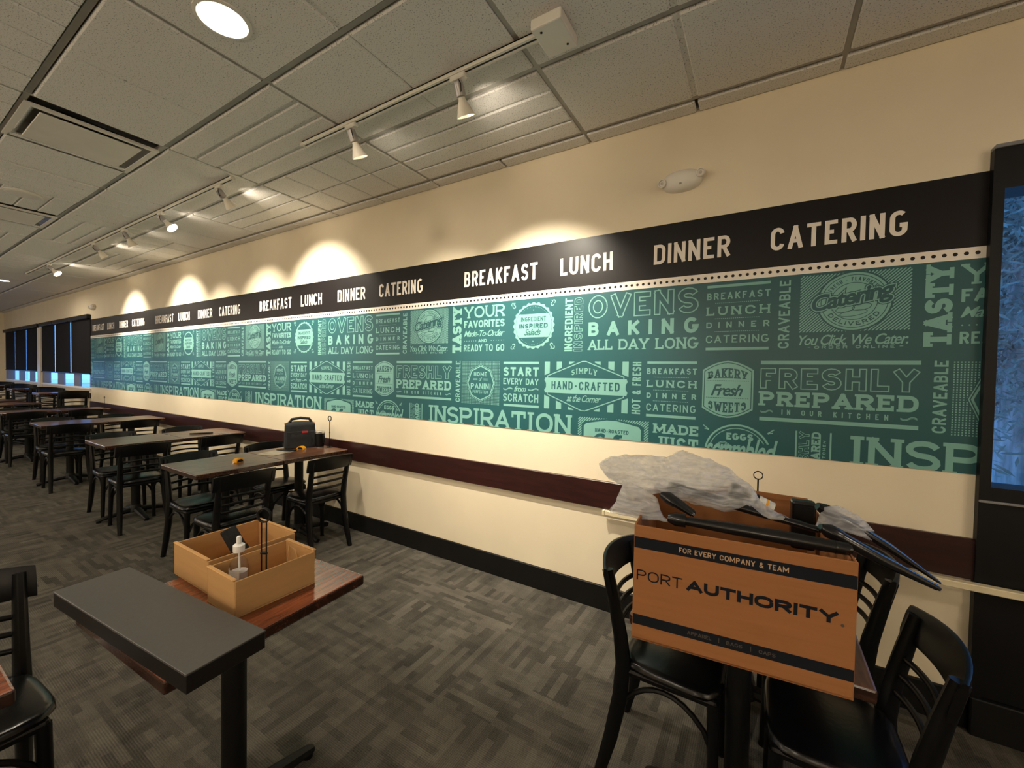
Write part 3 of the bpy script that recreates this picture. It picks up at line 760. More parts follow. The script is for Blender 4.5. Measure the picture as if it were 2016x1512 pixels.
# ------------------------------------------------------------------ ceiling fixtures
M_LAMP = mat('lamp_glow', (1, .95, .85), 0.4, 0.02, 4, emis=(1.0, .93, .80), estr=14.0)
def light(name, kind, loc, parent, power, col, **kw):
    d = bpy.data.lights.new(name, kind); d.energy = power; d.color = col
    for k, v in kw.items(): setattr(d, k, v)
    o = bpy.data.objects.new(name, d); COL.objects.link(o); o.parent = parent; o.location = loc; return o
def downlight(x, y, label, power=DOWN_POWER, col=WARM):
    r = empty('downlight', (x, y, HC-.008)); R0 = .085
    MB().lathe([(R0, .004), (R0+.018, .002), (R0+.018, -.006), (R0+.004, -.008), (R0, 0), (R0-.012, .03)], 28).build('trim_ring', M_WHITE, r, True)
    MB().lathe([(0.0005, -.014), (R0*.5, -.011), (R0-.004, -.002), (R0-.004, .002), (.0005, .002)], 28).build('lens', M_LAMP, r)
    light('lamp', 'AREA', (0, 0, -.018), r, power, col, shape='DISK', size=.15, spread=math.radians(175))
    tag(r, label, 'downlight', 'round ceiling downlights')
downlight(-1.93, -1.60, 'round bright recessed downlight in the ceiling above the tan boxes')
downlight(-11.09, -.97, 'small bright recessed downlight at the far left end of the ceiling')
for i, (x, y) in enumerate([(-6.5, -2.9), (-1.93, -3.6), (2.4, -1.7), (3.6, -4.2), (-6.5, -5.2), (-1.93, -5.9), (-11.09, -3.6), (-15.6, -2.6), (-11.09, -5.9)]):  # extra downlights, unseen, added to lift the room's brightness
    downlight(x, y, '%s added unseen downlight over the dining room behind the camera' % ['first', 'second', 'third', 'fourth', 'fifth', 'sixth', 'seventh', 'eighth', 'ninth'][i])
# pendant lamps added out of view to brighten the upper wall and ceiling
M_GLOBE = mat('fill_globe', (.9, .86, .78), .3, .02, 4, emis=WARM, estr=FILL_PENDANT_GLOW)
def fill_pendant(x, y, label):
    r = empty('fill_pendant_lamp', (x, y, 2.0))
    MB().lathe([(.0005, -.13), (.05, -.12), (.095, -.088), (.125, -.035), (.13, 0), (.125, .035), (.095, .088), (.05, .12), (.02, .128)], 24).build('globe', M_GLOBE, r, True)
    MB().lathe([(.045, .118), (.045, .135), (.02, .16), (.0005, .16)], 18).build('cap', M_IRON, r, True)
    MB().tube([(0, 0, .15), (0, 0, HC-2.02)], .004, 6).build('cord', M_IRON, r); MB().lathe([(.055, HC-2.03), (.055, HC-2.01), (.0005, HC-2.01)], 18).build('canopy', M_IRON, r, True)
    tag(r, label, 'pendant lamp', 'added unseen pendant lamps')
ORD = ['first', 'second', 'third', 'fourth', 'fifth', 'sixth']
for i, x in enumerate((3.5, -1.0, -4.6, -8.2, -11.8, -15.4)):
    fill_pendant(x, -4.5, '%s added unseen pendant in the row nearer the mural, counted from the black window' % ORD[i])
for i, x in enumerate((.8, -4.6, -10.0)):
    fill_pendant(x, -6.4, '%s added unseen pendant in the row by the far side wall' % ORD[i])
# track runs
def track(x0, x1, label):
    r = empty('lighting_track', ((x0+x1)/2, -.89, HC-.008)); h = (x1-x0)/2
    MB().box(-h, h, -.017, -.006, -.022, 0).box(-h, h, .006, .017, -.022, 0).box(-h, h, -.017, .017, -.006, 0).build('rail', M_WHITE, r)
    MB().box(-h+.01, h-.01, -.005, .005, -.02, -.007).build('conductor_slot', M_IRON, r)
    MB().box(-h-.012, -h, -.018, .018, -.024, 0, .003).build('end_cap', M_WHITE, r); MB().box(h, h+.012, -.018, .018, -.024, 0, .003).build('end_cap', M_WHITE, r)
    tag(r, label, 'track', 'ceiling lighting tracks'); return r
t = track(-2.51, -.84, 'short white lighting track fed from the square junction box')
track(-9.83, -3.42, 'long white lighting track running towards the far windows')
j = empty('junction_box', (-.765, -.88, HC-.008))
MB().box(-.075, .06, -.085, .085, -.045, 0, .006, 2).build('cover', M_WHITE, j)
MB().box(-.045, .035, -.075, .055, -.010, 0).build('mount', M_TEE, j)
for a, b in ((-.04, -.055), (.03, .05)): MB().lathe([(.0005, -.047), (.005, -.047), (.005, -.044), (.0005, -.044)], 10, a, b).build('screw', M_IRON, j)
tag(j, 'square off-white junction box on the ceiling at the track end', 'junction box')
M_CONE = mat('frosted_cone', (0.80, 0.74, 0.62), 0.45, 0.05, 8)
M_SOCK = mat('socket_grey', (0.40, 0.38, 0.37), 0.35, 0.08, 8, metal=.4)
heads = [(-1.27, 1.38, 0.0, 1.35, 'nearest to the junction box', 86), (-2.05, 1.25, 0.05, .45, 'at the free end of the short track', 86), (-3.62, 1.95, .0, 1.25, 'first on the long track', 88),
         (-4.72, 1.80, .65, .75, 'second on the long track, glowing mouth turned to the camera', 82), (-5.64, 1.60, .0, .55, 'third on the long track', 82), (-6.58, 1.95, .0, 1.2, 'fourth on the long track', 88), (-8.52, 1.90, .55, 1.25, 'at the far end of the long track, glowing', 86)]
for hx, az, axx, pw, lb, ang in heads:
    r = empty('track_spotlight', (hx, -.89, HC-.03))
    MB().box(-.045, .045, -.016, .016, -.024, 0, .004).build('adapter', M_WHITE, r)
    piv = Vector((0, 0, -.045))
    MB().tube([(0, 0, -.024), (0, 0, -.055)], .008, 8).tube([(-.018, 0, -.05), (.018, 0, -.05)], .012, 10).build('knuckle', M_SOCK, r, True)
    MB().tube([(.01, -.012, -.03), (.03, -.02, -.06), (.022, -.006, -.085), (.006, .006, -.075)], .0025, 6).build('cord', M_IRON, r, True)
    d = Vector((axx, .78 if axx < .3 else .75, az-(HC-.1))).normalized(); fo = .036 if axx > .3 else 0.0
    mx = Matrix.Translation(piv) @ d.to_track_quat('Z', 'Y').to_matrix().to_4x4()
    MB().lathe([(.0005, -.012), (.022, -.012), (.024, .0), (.024, .045), (.018, .050), (.0005, .050)], 18, mx=mx).build('socket', M_SOCK, r, True)
    MB().lathe([(.016, .050), (.018, .060), (.030, .090), (.046, .130), (.044, .130), (.028, .090), (.015, .060)], 22, mx=mx).build('cone_shade', M_CONE, r, True)
    MB().lathe([(.0005, .082+fo), (.026+fo*.55, .082+fo), (.026+fo*.55, .085+fo), (.0005, .085+fo)], 18, mx=mx).build('lamp_face', M_LAMP, r)
    l = light('spot', 'SPOT', mx @ Vector((0, 0, .137)), r, SPOT_POWER*pw, (1, .89, .72), spot_size=math.radians(ang), spot_blend=1.0, shadow_soft_size=.025)
    aim = (Vector((hx*0, 0, az))-Vector((0, -.89, HC-.03))-(mx @ Vector((0, 0, .17)))); aim.x = 0
    aim = Vector((axx*.0, aim.y, aim.z)); l.rotation_euler = aim.to_track_quat('-Z', 'Y').to_euler()
    bs = light('back_spill', 'SPOT', mx @ Vector((0, .03, .10)), r, 7.0*pw, (1, .86, .68), spot_size=math.radians(95), spot_blend=1.0, shadow_soft_size=.02)
    bs.rotation_euler = Vector((.15, .85, .42)).to_track_quat('-Z', 'Y').to_euler()
    tag(r, 'white cone track spotlight '+lb, 'spotlight', 'track spotlights')
# air diffusers
M_METAL = mat('bright_metal', (.55, .54, .52), .25, .1, 6, metal=.9)
for (x, y), lb in zip(DIFF, ('square flat-panel air diffuser in the ceiling, nearer one left of the downlight', 'square flat-panel air diffuser in the ceiling, farther one near the left edge')):
    r = empty('air_diffuser', (x, y, HC-.006)); s = .295
    m = MB()
    for a in ((-s, s, -s, -s+.028), (-s, s, s-.028, s), (-s, -s+.028, -s+.028, s-.028), (s-.028, s, -s+.028, s-.028)): m.box(a[0], a[1], a[2], a[3], -.002, .012)
    m.build('frame', M_WHITE, r)
    q = s-.028
    m = MB(); zt = .085; k = .12
    for c in range(4):
        R4 = Matrix.Rotation(c*PI/2, 4, 'Z')
        pts = [(-q, -q, .004), (q, -q, .004), (k, -k, zt), (-k, -k, zt)]
        vs_ = [m.bm.verts.new(R4 @ Vector(z)) for z in pts]; m.bm.faces.new(vs_)
    m.build('throat', M_METAL, r)
    MB().box(-.13, .13, -.13, .13, zt-.004, zt+.004).build('duct_plate', M_IRON, r)
    MB().box(-.225, .225, -.225, .225, -.004, .004, .002).build('face_panel', M_WHITE, r)
    for a, b in ((-.18, -.18), (.18, .18), (-.18, .18), (.18, -.18)): MB().tube([(a, b, .003), (a*.6, b*.6, .082)], .004, 6).build('hanger', M_METAL, r)
    tag(r, lb, 'air diffuser', 'ceiling air diffusers')
r = empty('ceiling_speaker', (-5.33, -1.61, HC-.008))
MB().lathe([(.0005, -.012), (.085, -.012), (.105, -.008), (.112, 0), (.10, .004)], 28).build('grille', M_WHITE, r, True)
MB().lathe([(.108, -.005), (.117, -.004), (.117, .002), (.108, .002)], 28).build('rim', M_WHITE, r, True)
tag(r, 'flat round off-white cover plate on the ceiling between the two air diffusers', 'ceiling speaker')
# emergency lights: oval body with two swivelling lamps
def emergency(x, z, label):
    r = empty('emergency_light', (x, 0, z))
    def fn(u, v):
        a = 2*PI*u; q = math.sin(v*PI/2)
        return Vector((.105*q*math.copysign(abs(math.cos(a))**.8, math.cos(a)), -.062*math.cos(v*PI/2)**.7 if v < 1 else 0, .057*q*math.copysign(abs(math.sin(a))**.9, math.sin(a))))
    MB().grid(fn, 28, 9, True).build('housing', M_WHITE, r, True)
    for sx, sz in ((-1, -.004), (1, .014)):
        mx = Matrix.Translation((sx*.094, -.036, sz)) @ Vector((sx*.25, -1, -.25)).to_track_quat('Z', 'Y').to_matrix().to_4x4()
        h = MB().lathe([(.0005, -.02), (.016, -.018), (.022, .0), (.022, .018), (.017, .020), (.015, .013), (.0005, .012)], 18, mx=mx).build('lamp_head', M_WHITE, r, True)
        MB().lathe([(.0005, .013), (.008, .016), (.0005, .020)], 12, mx=mx).build('bulb', mat('bulb_glass', (.6, .56, .5), .15, .05, 5), h, True)
    MB().box(-.006, .006, -.058, -.050, -.032, -.024).build('test_button', M_SOCK, r)
    tag(r, label, 'emergency light', 'wall emergency lights')
emergency(-.405, 2.518, 'oval off-white emergency light above the black band near the right end')
emergency(-10.42, 2.515, 'small oval emergency light high on the wall above the mural far left end')
# cable raceway under the chair rail
r = empty('cable_raceway', (.3, -.0, .614)); M_RACE = mat('cream_plastic', (.76, .66, .44), .4, .05, 8)
MB().box(-1.085, .16, -.045, -.022, -.014, .014, .003).build('channel', M_RACE, r); MB().box(.163, 1.05, -.075, -.040, -.014, .014, .003).build('channel', M_RACE, r)
MB().box(.10, .20, -.08, -.02, -.0125, .0125, .002).build('coupling', M_RACE, r); MB().box(-1.10, -1.085, -.047, -.022, -.016, .016, .003).build('end_cap', M_RACE, r)
for x in (-.6, -.1, .165, .80): MB().lathe([(.0005, -.001), (.003, -.001), (.003, .002), (.0005, .002)], 8, mx=Matrix.Translation((x, -.077 if x > .15 else -.046, 0)) @ Matrix.Rotation(PI/2, 4, 'X')).build('screw', M_SOCK, r)
MB().box(.60, .62, -.085, -.035, -.03, .02, .003).build('clip', M_IRON, r)
tag(r, 'thin cream strip fixed under the chair rail, running out over the black panel', 'raceway')
# ------------------------------------------------------------------ furniture
TZ = .740
M_EDGE = wood('tabletop_edge', (0.020, 0.007, 0.004), (0.055, 0.020, 0.010), 0.25, 'X', 0.4)
def make_table(topmat, sx=.56, sy=.575):
    r = empty('dining_table')
    tt = MB().box(-sx/2, sx/2, -sy/2, sy/2, TZ-.034, TZ, .006, 2).build('tabletop', [topmat, M_EDGE], r)
    for f in tt.data.polygons: f.material_index = 0 if f.normal.z > .8 else 1
    MB().box(-.17, .17, -.17, .17, TZ-.046, TZ-.032).build('mounting_plate', M_IRON, r)
    MB().lathe([(.035, .05), (.035, TZ-.046)], 18).lathe([(.035, .045), (.060, .045), (.060, .06), (.042, .09), (.035, .11)], 18).build('column', M_IRON, r, True)
    for k in range(4):
        a = k*PI/2; c, s = math.cos(a), math.sin(a)
        pts = [(c*q, s*q, z) for q, z in ((.02, .062), (.10, .055), (.20, .036), (.265, .022), (.28, .018))]
        b = MB().tube(pts, [.034, .032, .026, .022, .018], 8, flat=.75).build('base_arm', M_IRON, r, True)
        MB().lathe([(.018, 0), (.018, .012), (.0005, .012)], 12, c*.262, s*.262).build('glide', M_IRON, b)
    return r
def make_chair():
    r = empty('dining_chair')
    # cushion
    def seat(u, v):
        a = 2*PI*u; q = min(1, v*1.0); n = 5.0
        c, s = math.cos(a), math.sin(a)
        rr = (abs(c)**n+abs(s)**n)**(-1/n)
        taper = 1+.06*c
        if v < .5: k = v/.5; z = .452-.010*(k**3); f = k*.93
        elif v < .8: k = (v-.5)/.3; z = .442-.030*k*k; f = .93+.07*math.sin(k*PI/2)
        else: k = (v-.8)/.2; z = .412-.002*k; f = 1-.5*k
        return Vector((.165*rr*c*f, .178*rr*s*f*taper, z))
    MB().grid(seat, 28, 12, True).build('seat', M_VINYL, r, True)
    MB().box(-.150, .150, -.160, .160, .385, .415, .012, 2).build('seat_frame', M_BLACK, r)
    for sy in (-1, 1):
        MB().tube([(.135, sy*.145, .40), (.140, sy*.150, .2), (.146, sy*.155, 0)], [.019, .017, .014], 10).build('front_leg', M_BLACK, r, True)
        pts = [(-.225, sy*.165, 0), (-.190, sy*.158, .14), (-.160, sy*.152, .30), (-.152, sy*.150, .42), (-.165, sy*.150, .52), (-.190, sy*.152, .64), (-.215, sy*.155, .745)]
        m = MB().tube(pts, [.016, .020, .022, .022, .020, .018, .016], 10, flat=1.25); m.build('rear_post', M_BLACK, r, True)
    def bowed(z0, z1, xw, wy, th, bow, lean):
        m = MB()
        def fn(u, v):
            y = -wy+2*wy*u; k = 1-(y/wy)**2; a = 2*PI*v
            px, pz = math.cos(a), math.sin(a)
            n = 4; rr = (abs(px)**n+abs(pz)**n)**(-1/n)
            h = (z1-z0)/2*(1-.10*(1-k)); z = (z0+z1)/2+.008*k+h*rr*pz
            return Vector((xw-bow*k-lean*(z-z0)+th/2*rr*px, y, z))
        m.grid(fn, 15, 13)
        ends = [e for e in m.bm.edges if len(e.link_faces) == 1]
        bmesh.ops.remove_doubles(m.bm, verts=m.bm.verts, dist=1e-5)
        bmesh.ops.holes_fill(m.bm, edges=[e for e in m.bm.edges if len(e.link_faces) == 1], sides=0)
        return m
    bowed(.655, .765, -.190, .190, .020, .042, .22).build('crest_rail', M_BLACK, r, True)
    for z in (.500, .552, .604): bowed(z, z+.018, -.160-.2*(z-.5), .152, .013, .030, .1).build('slat', M_BLACK, r, True)
    def arch(p0, p1, h):
        p0, p1 = Vector(p0), Vector(p1)
        return [p0.lerp(p1, i/10)+Vector((0, 0, h*math.sin(PI*i/10)**.6)) for i in range(11)]
    for sy in (-1, 1): MB().tube(arch((.142, sy*.150, .23), (-.172, sy*.153, .23), .145), .009, 8).build('side_brace', M_BLACK, r, True)
    MB().tube(arch((.142, -.150, .23), (.142, .150, .23), .145), .009, 8).build('front_brace', M_BLACK, r, True)
    for sx_, sy in ((.146, 1), (.146, -1), (-.225, 1), (-.225, -1)):
        MB().lathe([(.017, 0), (.017, .008), (.0005, .008)], 10, sx_, sy*(.155 if sx_ > 0 else .165)).build('foot_glide', M_IRON, r)
    return r
tproto = make_table(M_TABLE); cproto = make_chair(); used = {'t': False, 'c': False}
def table(x, y, label, rz=0, m=None):
    if not used['t']: o = tproto; used['t'] = True
    else: o = copy_tree(tproto)
    o.location = (x, y, 0); o.rotation_euler = (0, 0, rz)
    if m:
        for ch in o.children:
            if ch.name.startswith('tabletop'): ch.data = ch.data.copy(); ch.data.materials[0] = m
    tag(o, label, 'table', 'wooden dining tables'); return o
def chair(x, y, rz, label):
    if not used['c']: o = cproto; used['c'] = True
    else: o = copy_tree(cproto)
    o.location = (x, y, 0); o.rotation_euler = (0, 0, rz)
    tag(o, label, 'chair', 'black ladder-back chairs'); return o
YW, YA = -.365, -.945       # wall-side and aisle-side table centres
ROWS = [(-3.41, 'row with the tape measures'), (-5.165, 'second mural row'), (-7.33, 'third mural row'), (-9.50, 'fourth, farthest mural row')]
for i, (cx, nm) in enumerate(ROWS):
    table(cx, YW, 'dark wooden table against the wall in the '+nm); table(cx, YA, 'dark wooden table at the aisle end of the '+nm)
    j = random.Random(i)
    for yy, en in ((YW-.06, 'wall end'), (YA-.09, 'aisle end')):
        chair(cx+.30+j.uniform(-.01, .02), yy+j.uniform(-.02, .02), PI+j.uniform(-.07, .05), 'black chair, back to the camera, %s of the %s' % (en, nm))
        chair(cx-.22+j.uniform(-.02, .01), yy+.02+j.uniform(-.02, .02), j.uniform(-.05, .05), 'black chair on the window side, %s of the %s' % (en, nm))
# the row in front of the camera
table(-.035, -.94, 'dark wooden table under the large printed cardboard box'); table(-.035, -.36, 'dark wooden table against the wall behind the large printed cardboard box')
chair(.20, -.935, PI, 'black chair right of the big box, its crest catching blue window light'); chair(.185, -.40, PI+.04, 'black chair standing behind the big box, beside the wall and window panel')
chair(-.238, -.850, 0.0, 'black chair left of the big box, its seat under the table')
o = table(-1.390, -1.800, 'reddish wooden table carrying the two small tan boxes and the black board', .055, M_TABLE2); o.scale = (.92, .985, 1)
table(-1.635, -2.535, 'wooden table whose corner shows at the lower left edge', .01, M_TABLE2)
chair(-1.885, -2.285, 0.0, 'black chair cut off by the lower left edge of the picture')
# far tables set at an angle near the windows, and their chairs
for k, (x, y, a, lb) in enumerate([(-11.55, -.85, .62, 'nearest angled far table shining blue'), (-12.75, -.86, .62, 'middle angled far table shining blue'), (-14.4, -.95, .62, 'farthest angled table shining blue by the end wall')]):
    table(x, y, lb, a); table(x+.60*math.sin(a), y-.60*math.cos(a), lb+', left-hand half', a)
for px, py, rz, lb in [(-13.2, -1.5, .62, 'black chair between the angled far tables')]: chair(px, py, rz, lb)
for x, rz, lb in [(-10.44, PI, 'tall black chair where the mural meets the far window'), (-11.51, 0, 'tall black chair under the right-hand pane of the nearer far window'), (-12.47, PI, 'tall black chair under the middle pane of the nearer far window'),
              (-13.73, 0, 'tall black chair just right of the white window post'), (-14.76, PI, 'tall black chair just left of the white window post'), (-15.97, 0, 'tall black chair under the farther window, nearest the end wall')]:
    o = chair(x, -.30, rz, lb); o.scale = (1, 1, 1.31); o['group'] = 'tall black chairs under the far windows'
for x, lb in [(-10.975, 'tall dark table between chairs at the mural end of the far windows'), (-13.10, 'tall dark table between chairs beside the white window post'), (-15.365, 'tall dark table under the farther window')]:
    o = table(x, -.335, lb); o.scale = (.90, 1, 1.28); o['group'] = 'tall dark tables under the far windows'
# ------------------------------------------------------------------ props
def onY_frame(name, loc, rz=0): return empty(name, loc, rz)
# black board lying on the reddish table
r = empty('black_board', (-1.392, -2.003, TZ), math.radians(5.0))
MB().box(-.355, .355, -.087, .087, .0405, .045, .001).build('laminate_face', mat('grey_laminate', (.055, .053, .048), .45, .08, 90, bump=.1, bscale=400), r)
MB().box(-.354, .354, -.086, .086, 0, .0405, .001).build('core', mat('board_edge', (.006, .004, .0035), .4, .2, 20), r)
tag(r, 'dark grey laminate board lying across the front of the reddish table', 'board')
# small open-topped boxes
def tray(name, x0, x1, y0, y1, h, label, grp):
    r = empty(name, ((x0+x1)/2, (y0+y1)/2, TZ)); w, d, t = (x1-x0)/2, (y1-y0)/2, .004
    MB().box(-w, w, -d, d, 0, t).build('bottom', M_CARD2, r)
    for nm, b in (('side_panel', (w-t, w, -d, d)), ('side_panel', (-w, -w+t, -d, d)), ('end_panel', (-w+t, w-t, -d, -d+t)), ('end_panel', (-w+t, w-t, d-t, d))):
        p_ = MB().box(b[0], b[1], b[2], b[3], t, h, .0015).build(nm, M_CARD2, r)
        if nm == 'end_panel':
            yy = -d if b[2] < 0 else d
            MB().box(-w+t, w-t, min(yy, yy*1.0)-(.0 if yy > 0 else -.0)-.004, yy+.008, h, h+.005, .002).build('rolled_edge', M_CARD2, p_)
    MB().box(w-.012, w-t, -d+t, -d+.02, t, h-.01).build('corner_flap', M_CARD2, r)
    tag(r, label, 'cardboard box', grp); return r
b1 = tray('cardboard_tray', -1.405, -1.238, -1.868, -1.628, .105, 'small tan cardboard box holding the clear bottle, front one', 'small tan boxes')
b2 = tray('cardboard_tray', -1.690, -1.440, -1.850, -1.575, .105, 'small tan cardboard box behind the bottle box, with black foam inside', 'small tan boxes')
# flap of the rear box standing up
MB().prism([(-.07, 0), (.02, 0), (.005, .022), (-.045, .026)], .121, .125, 'YZ').build('torn_flap', M_CARD2, b2)
# black foam strip leaning in the rear box
r = empty('foam_block', (-1.53, -1.69, TZ+.006))
mx = Matrix.Rotation(.35, 4, 'Z') @ Matrix.Rotation(-.62, 4, 'Y')
m = MB().box(-.014, .014, -.024, .024, 0, .150, .005, 2, mx)
for v in m.bm.verts: v.co += Vector((noise.noise(v.co*60), noise.noise(v.co*60+Vector((5, 0, 0))), 0))*.004
m.build('foam', mat('black_foam', (.008, .008, .008), .95, .3, 90, bump=.8, bscale=260), r); 
MB().box(-.0155, .0155, -.0255, .0255, .05, .072, .002, 1, mx).build('strap', M_IRON, r)
tag(r, 'lumpy black foam strip leaning inside the rear tan box', 'foam strip')
# bottle
M_CLEAR = glass_mat('clear_plastic', (.93, .93, .94))
r = empty('squeeze_bottle', (-1.350, -1.806, TZ+.0045))
MB().lathe([(.001, 0), (.023, 0), (.0255, .004), (.0255, .092), (.023, .106), (.013, .122), (.0105, .132), (.0105, .146)], 24).build('body', M_CLEAR, r, True)
MB().lathe([(.001, .002), (.0235, .003), (.0235, .078), (.001, .078)], 20).build('contents', mat('pale_gel', (.55, .50, .47), .15, .08, 9), r, True)
MB().grid(lambda u, v: Vector((.0262*math.cos(-2.5+2.1*u), .0262*math.sin(-2.5+2.1*u), .022+.068*v)), 12, 2).build('label', mat('paper_label', (.74, .72, .68), .6, .14, 30, stretch=(1, 1, 9)), r)
c_ = MB().lathe([(.0150, .138), (.0160, .140), (.0160, .158), (.012, .161), (.0070, .163), (.0070, .180), (.0050, .185), (.0005, .186)], 20).build('cap', mat('white_plastic', (.85, .84, .80), .35, .02, 5), r, True)
MB().tube([(0, 0, .138), (.004, 0, .085)], .003, 8).build('dip_tube', MATS['white_plastic'], r)
tag(r, 'clear plastic bottle with white nozzle cap standing in the front tan box', 'bottle')
# wire card holders (ring on two wires)
def card_holder(x, y, z, h, label, ringr=.016, gap=.012, rz=0.0, wr=.0022):
    r = empty('card_holder', (x, y, z), rz)
    n = 20
    pts = [(-gap/2, 0, .004), (-gap/2, 0, h*.5), (-gap/2, 0, h-2*ringr)]
    MB().tube(pts, wr, 6).build('wire', M_IRON, r, True); MB().tube([(gap/2, 0, .004), (gap/2, 0, h-2*ringr)], wr, 6).build('wire', M_IRON, r, True)
    for dy in (-.003, .003): MB().tube([(ringr*1.0*math.cos(2*PI*i/n), dy, h-ringr+ringr*math.sin(2*PI*i/n)) for i in range(n)], wr, 6, closed=True).build('ring', M_IRON, r, True)
    MB().box(-gap/2-.003, gap/2+.003, -.004, .004, h*.45, h*.45+.008, .002).build('clamp', M_IRON, r)
    MB().lathe([(.028, 0), (.028, .003), (.022, .006), (.0005, .006)], 20).build('base', M_IRON, r, True)
    tag(r, label, 'card holder', 'wire card holders'); return r
card_holder(-1.312, -1.752, TZ+.0045, .262, 'black wire card holder with big ring standing in the front tan box', .021, .016, .5)
card_holder(-3.36, -.105, TZ, .285, 'wire card holder beside the tumbler against the wall', .022, .006)
card_holder(.0, -.25, TZ, .275, 'thin wire card holder poking up behind the big box', .018, .003)
card_holder(-9.35, -.13, TZ, .20, 'wire card holder on the far table at the mural left end', .016, .005)
# twine curl in the front box corner
r = empty('twine', (-1.30, -1.655, TZ+.0045))
MB().tube([(.0, .0, .003), (.012, .004, .05), (-.006, .0, .10), (-.022, -.012, .115), (-.014, -.02, .06), (.004, -.016, .004)], .0022, 6).build('strand', M_CARD2, r, True)
MB().tube([(.02, .01, .003), (.028, .006, .045), (.022, .002, .085)], .002, 6).build('strand', M_CARD2, r, True)
tag(r, 'loose curl of tan twine in the corner of the front tan box', 'twine')
# tape measures
M_YEL = mat('yellow_plastic', (.80, .36, .010), .35, .05, 10)
def tape(x, y, z, rz, label):
    r = empty('tape_measure', (x, y, z), rz)
    prof = [(-.036, 0), (.036, 0), (.038, .012), (.030, .026), (.014, .033), (-.012, .032), (-.032, .022), (-.038, .010)]
    m = MB().prism(prof, -.018, .018, 'XZ'); bmesh.ops.bevel(m.bm, geom=m.bm.edges[:], offset=.003, segments=2, affect='EDGES', clamp_overlap=True)
    m.build('case', M_YEL, r)
    MB().prism([(-.022, .005), (.028, .005), (.028, .017), (.012, .025), (-.012, .024), (-.024, .014)], -.0195, -.017, 'XZ').build('grip_panel', M_IRON, r)
    MB().prism([(-.022, .005), (.028, .005), (.028, .017), (.012, .025), (-.012, .024), (-.024, .014)], .017, .0195, 'XZ').build('grip_panel', M_IRON, r)
    MB().box(.036, .048, -.008, .008, .001, .003).box(.046, .048, -.008, .008, -.0, .009).build('hook', M_METAL, r)
    tag(r, label, 'tape measure', 'yellow tape measures')
tape(-3.33, -.885, TZ, -1.2, 'yellow and black tape measure alone on the nearest dark table')
tape(-3.44, -.325, TZ, .3, 'yellow tape measure in front of the black bag')
# soft black bag with a red badge, and the tumbler
r = empty('cooler_bag', (-3.59, -.245, TZ), -.45)
def bagf(u, v):
    a = 2*PI*u; n = 6; c, s = math.cos(a), math.sin(a); rr = (abs(c)**n+abs(s)**n)**(-1/n)
    z = .005+.215*min(1, v/.85); f = 1-.10*(v/.85)**2 if v < .85 else .90*(1-(v-.85)/.15)
    if v >= .85: z = .22+.012*math.sin((v-.85)/.15*PI/2)
    b = Vector((.085*rr*c*f, .130*rr*s*(1-.03*v)*(f if v > .85 else 1-.05*v), z))
    return b+Vector((noise.noise(b*14), noise.noise(b*14+Vector((3, 1, 2))), 0))*.006*(1-abs(v-.5))
M_BAG = mat('black_nylon', (.012, .013, .016), .7, .25, 60, bump=.4, bscale=300)
MB().grid(bagf, 36, 16, True).build('body', M_BAG, r, True)
MB().box(.072, .083, -.115, .115, .02, .15, .006, 2).build('pocket', M_BAG, r)
MB().tube([(.02, -.09, .225), (.02, -.07, .255), (.02, .0, .266), (.02, .07, .255), (.02, .09, .225)], .006, 8, flat=2).build('handle', M_BAG, r, True)
MB().tube([(.03, -.125, .212), (-.03, -.125, .212), (-.06, -.06, .225), (-.06, .06, .225), (-.02, .12, .215)], .004, 6).build('zipper', mat('orange_zip', (.45, .16, .04), .5, .1, 20), r, True)
MB().box(.0825, .0865, .005, .055, .135, .152, .001).build('badge', mat('red_badge', (.55, .03, .03), .4, .05, 10), r)
tag(r, 'upright black nylon bag with small red badge and handle on the dark table', 'bag')
r = empty('tumbler', (-3.40, -.175, TZ))
MB().lathe([(.001, 0), (.031, 0), (.033, .012)], 24).build('steel_foot', M_METAL, r, True)
MB().lathe([(.033, .012), (.041, .125), (.041, .132), (.001, .132)], 24).build('body', M_BLACK, r, True)
MB().lathe([(.041, .132), (.043, .134), (.043, .148), (.038, .152), (.001, .150)], 24).build('lid', M_METAL, r, True)
MB().tube([(.038, .0, .12), (.062, 0, .115), (.064, 0, .06), (.037, 0, .045)], .005, 8).build('handle', M_BLACK, r, True)
tag(r, 'black travel mug with steel rim beside the black bag', 'tumbler')
r = empty('sample_packet', (-3.47, -.53, TZ), .25)
MB().box(-.085, .085, -.105, .105, 0, .003, .001).build('card', mat('pale_card', (.52, .46, .36), .5, .05, 8), r)
MB().grid(lambda u, v: Vector((-.1+.2*u, -.115+.26*v, .004+.003*noise.noise(Vector((u*6, v*6, 1))))), 14, 14).build('sleeve', M_CLEAR, r, True)
MB().box(-.08, .08, .075, .14, .004, .009, .002).build('dark_strip', M_IRON, r)
tag(r, 'flat pale card in a clear sleeve on the table before the black bag', 'packet')
r = empty('hand_tool', (-5.05, -.40, TZ), 1.05)
MB().tube([(-.14, 0, .008), (.0, .004, .008), (.06, 0, .008)], [.007, .008, .006], 8).build('handle', M_IRON, r, True)
MB().tube([(.06, 0, .008), (.16, -.004, .006), (.20, -.012, .005)], .003, 6).build('shaft', M_METAL, r, True)
tag(r, 'thin black hand tool lying on the second table row', 'tool')
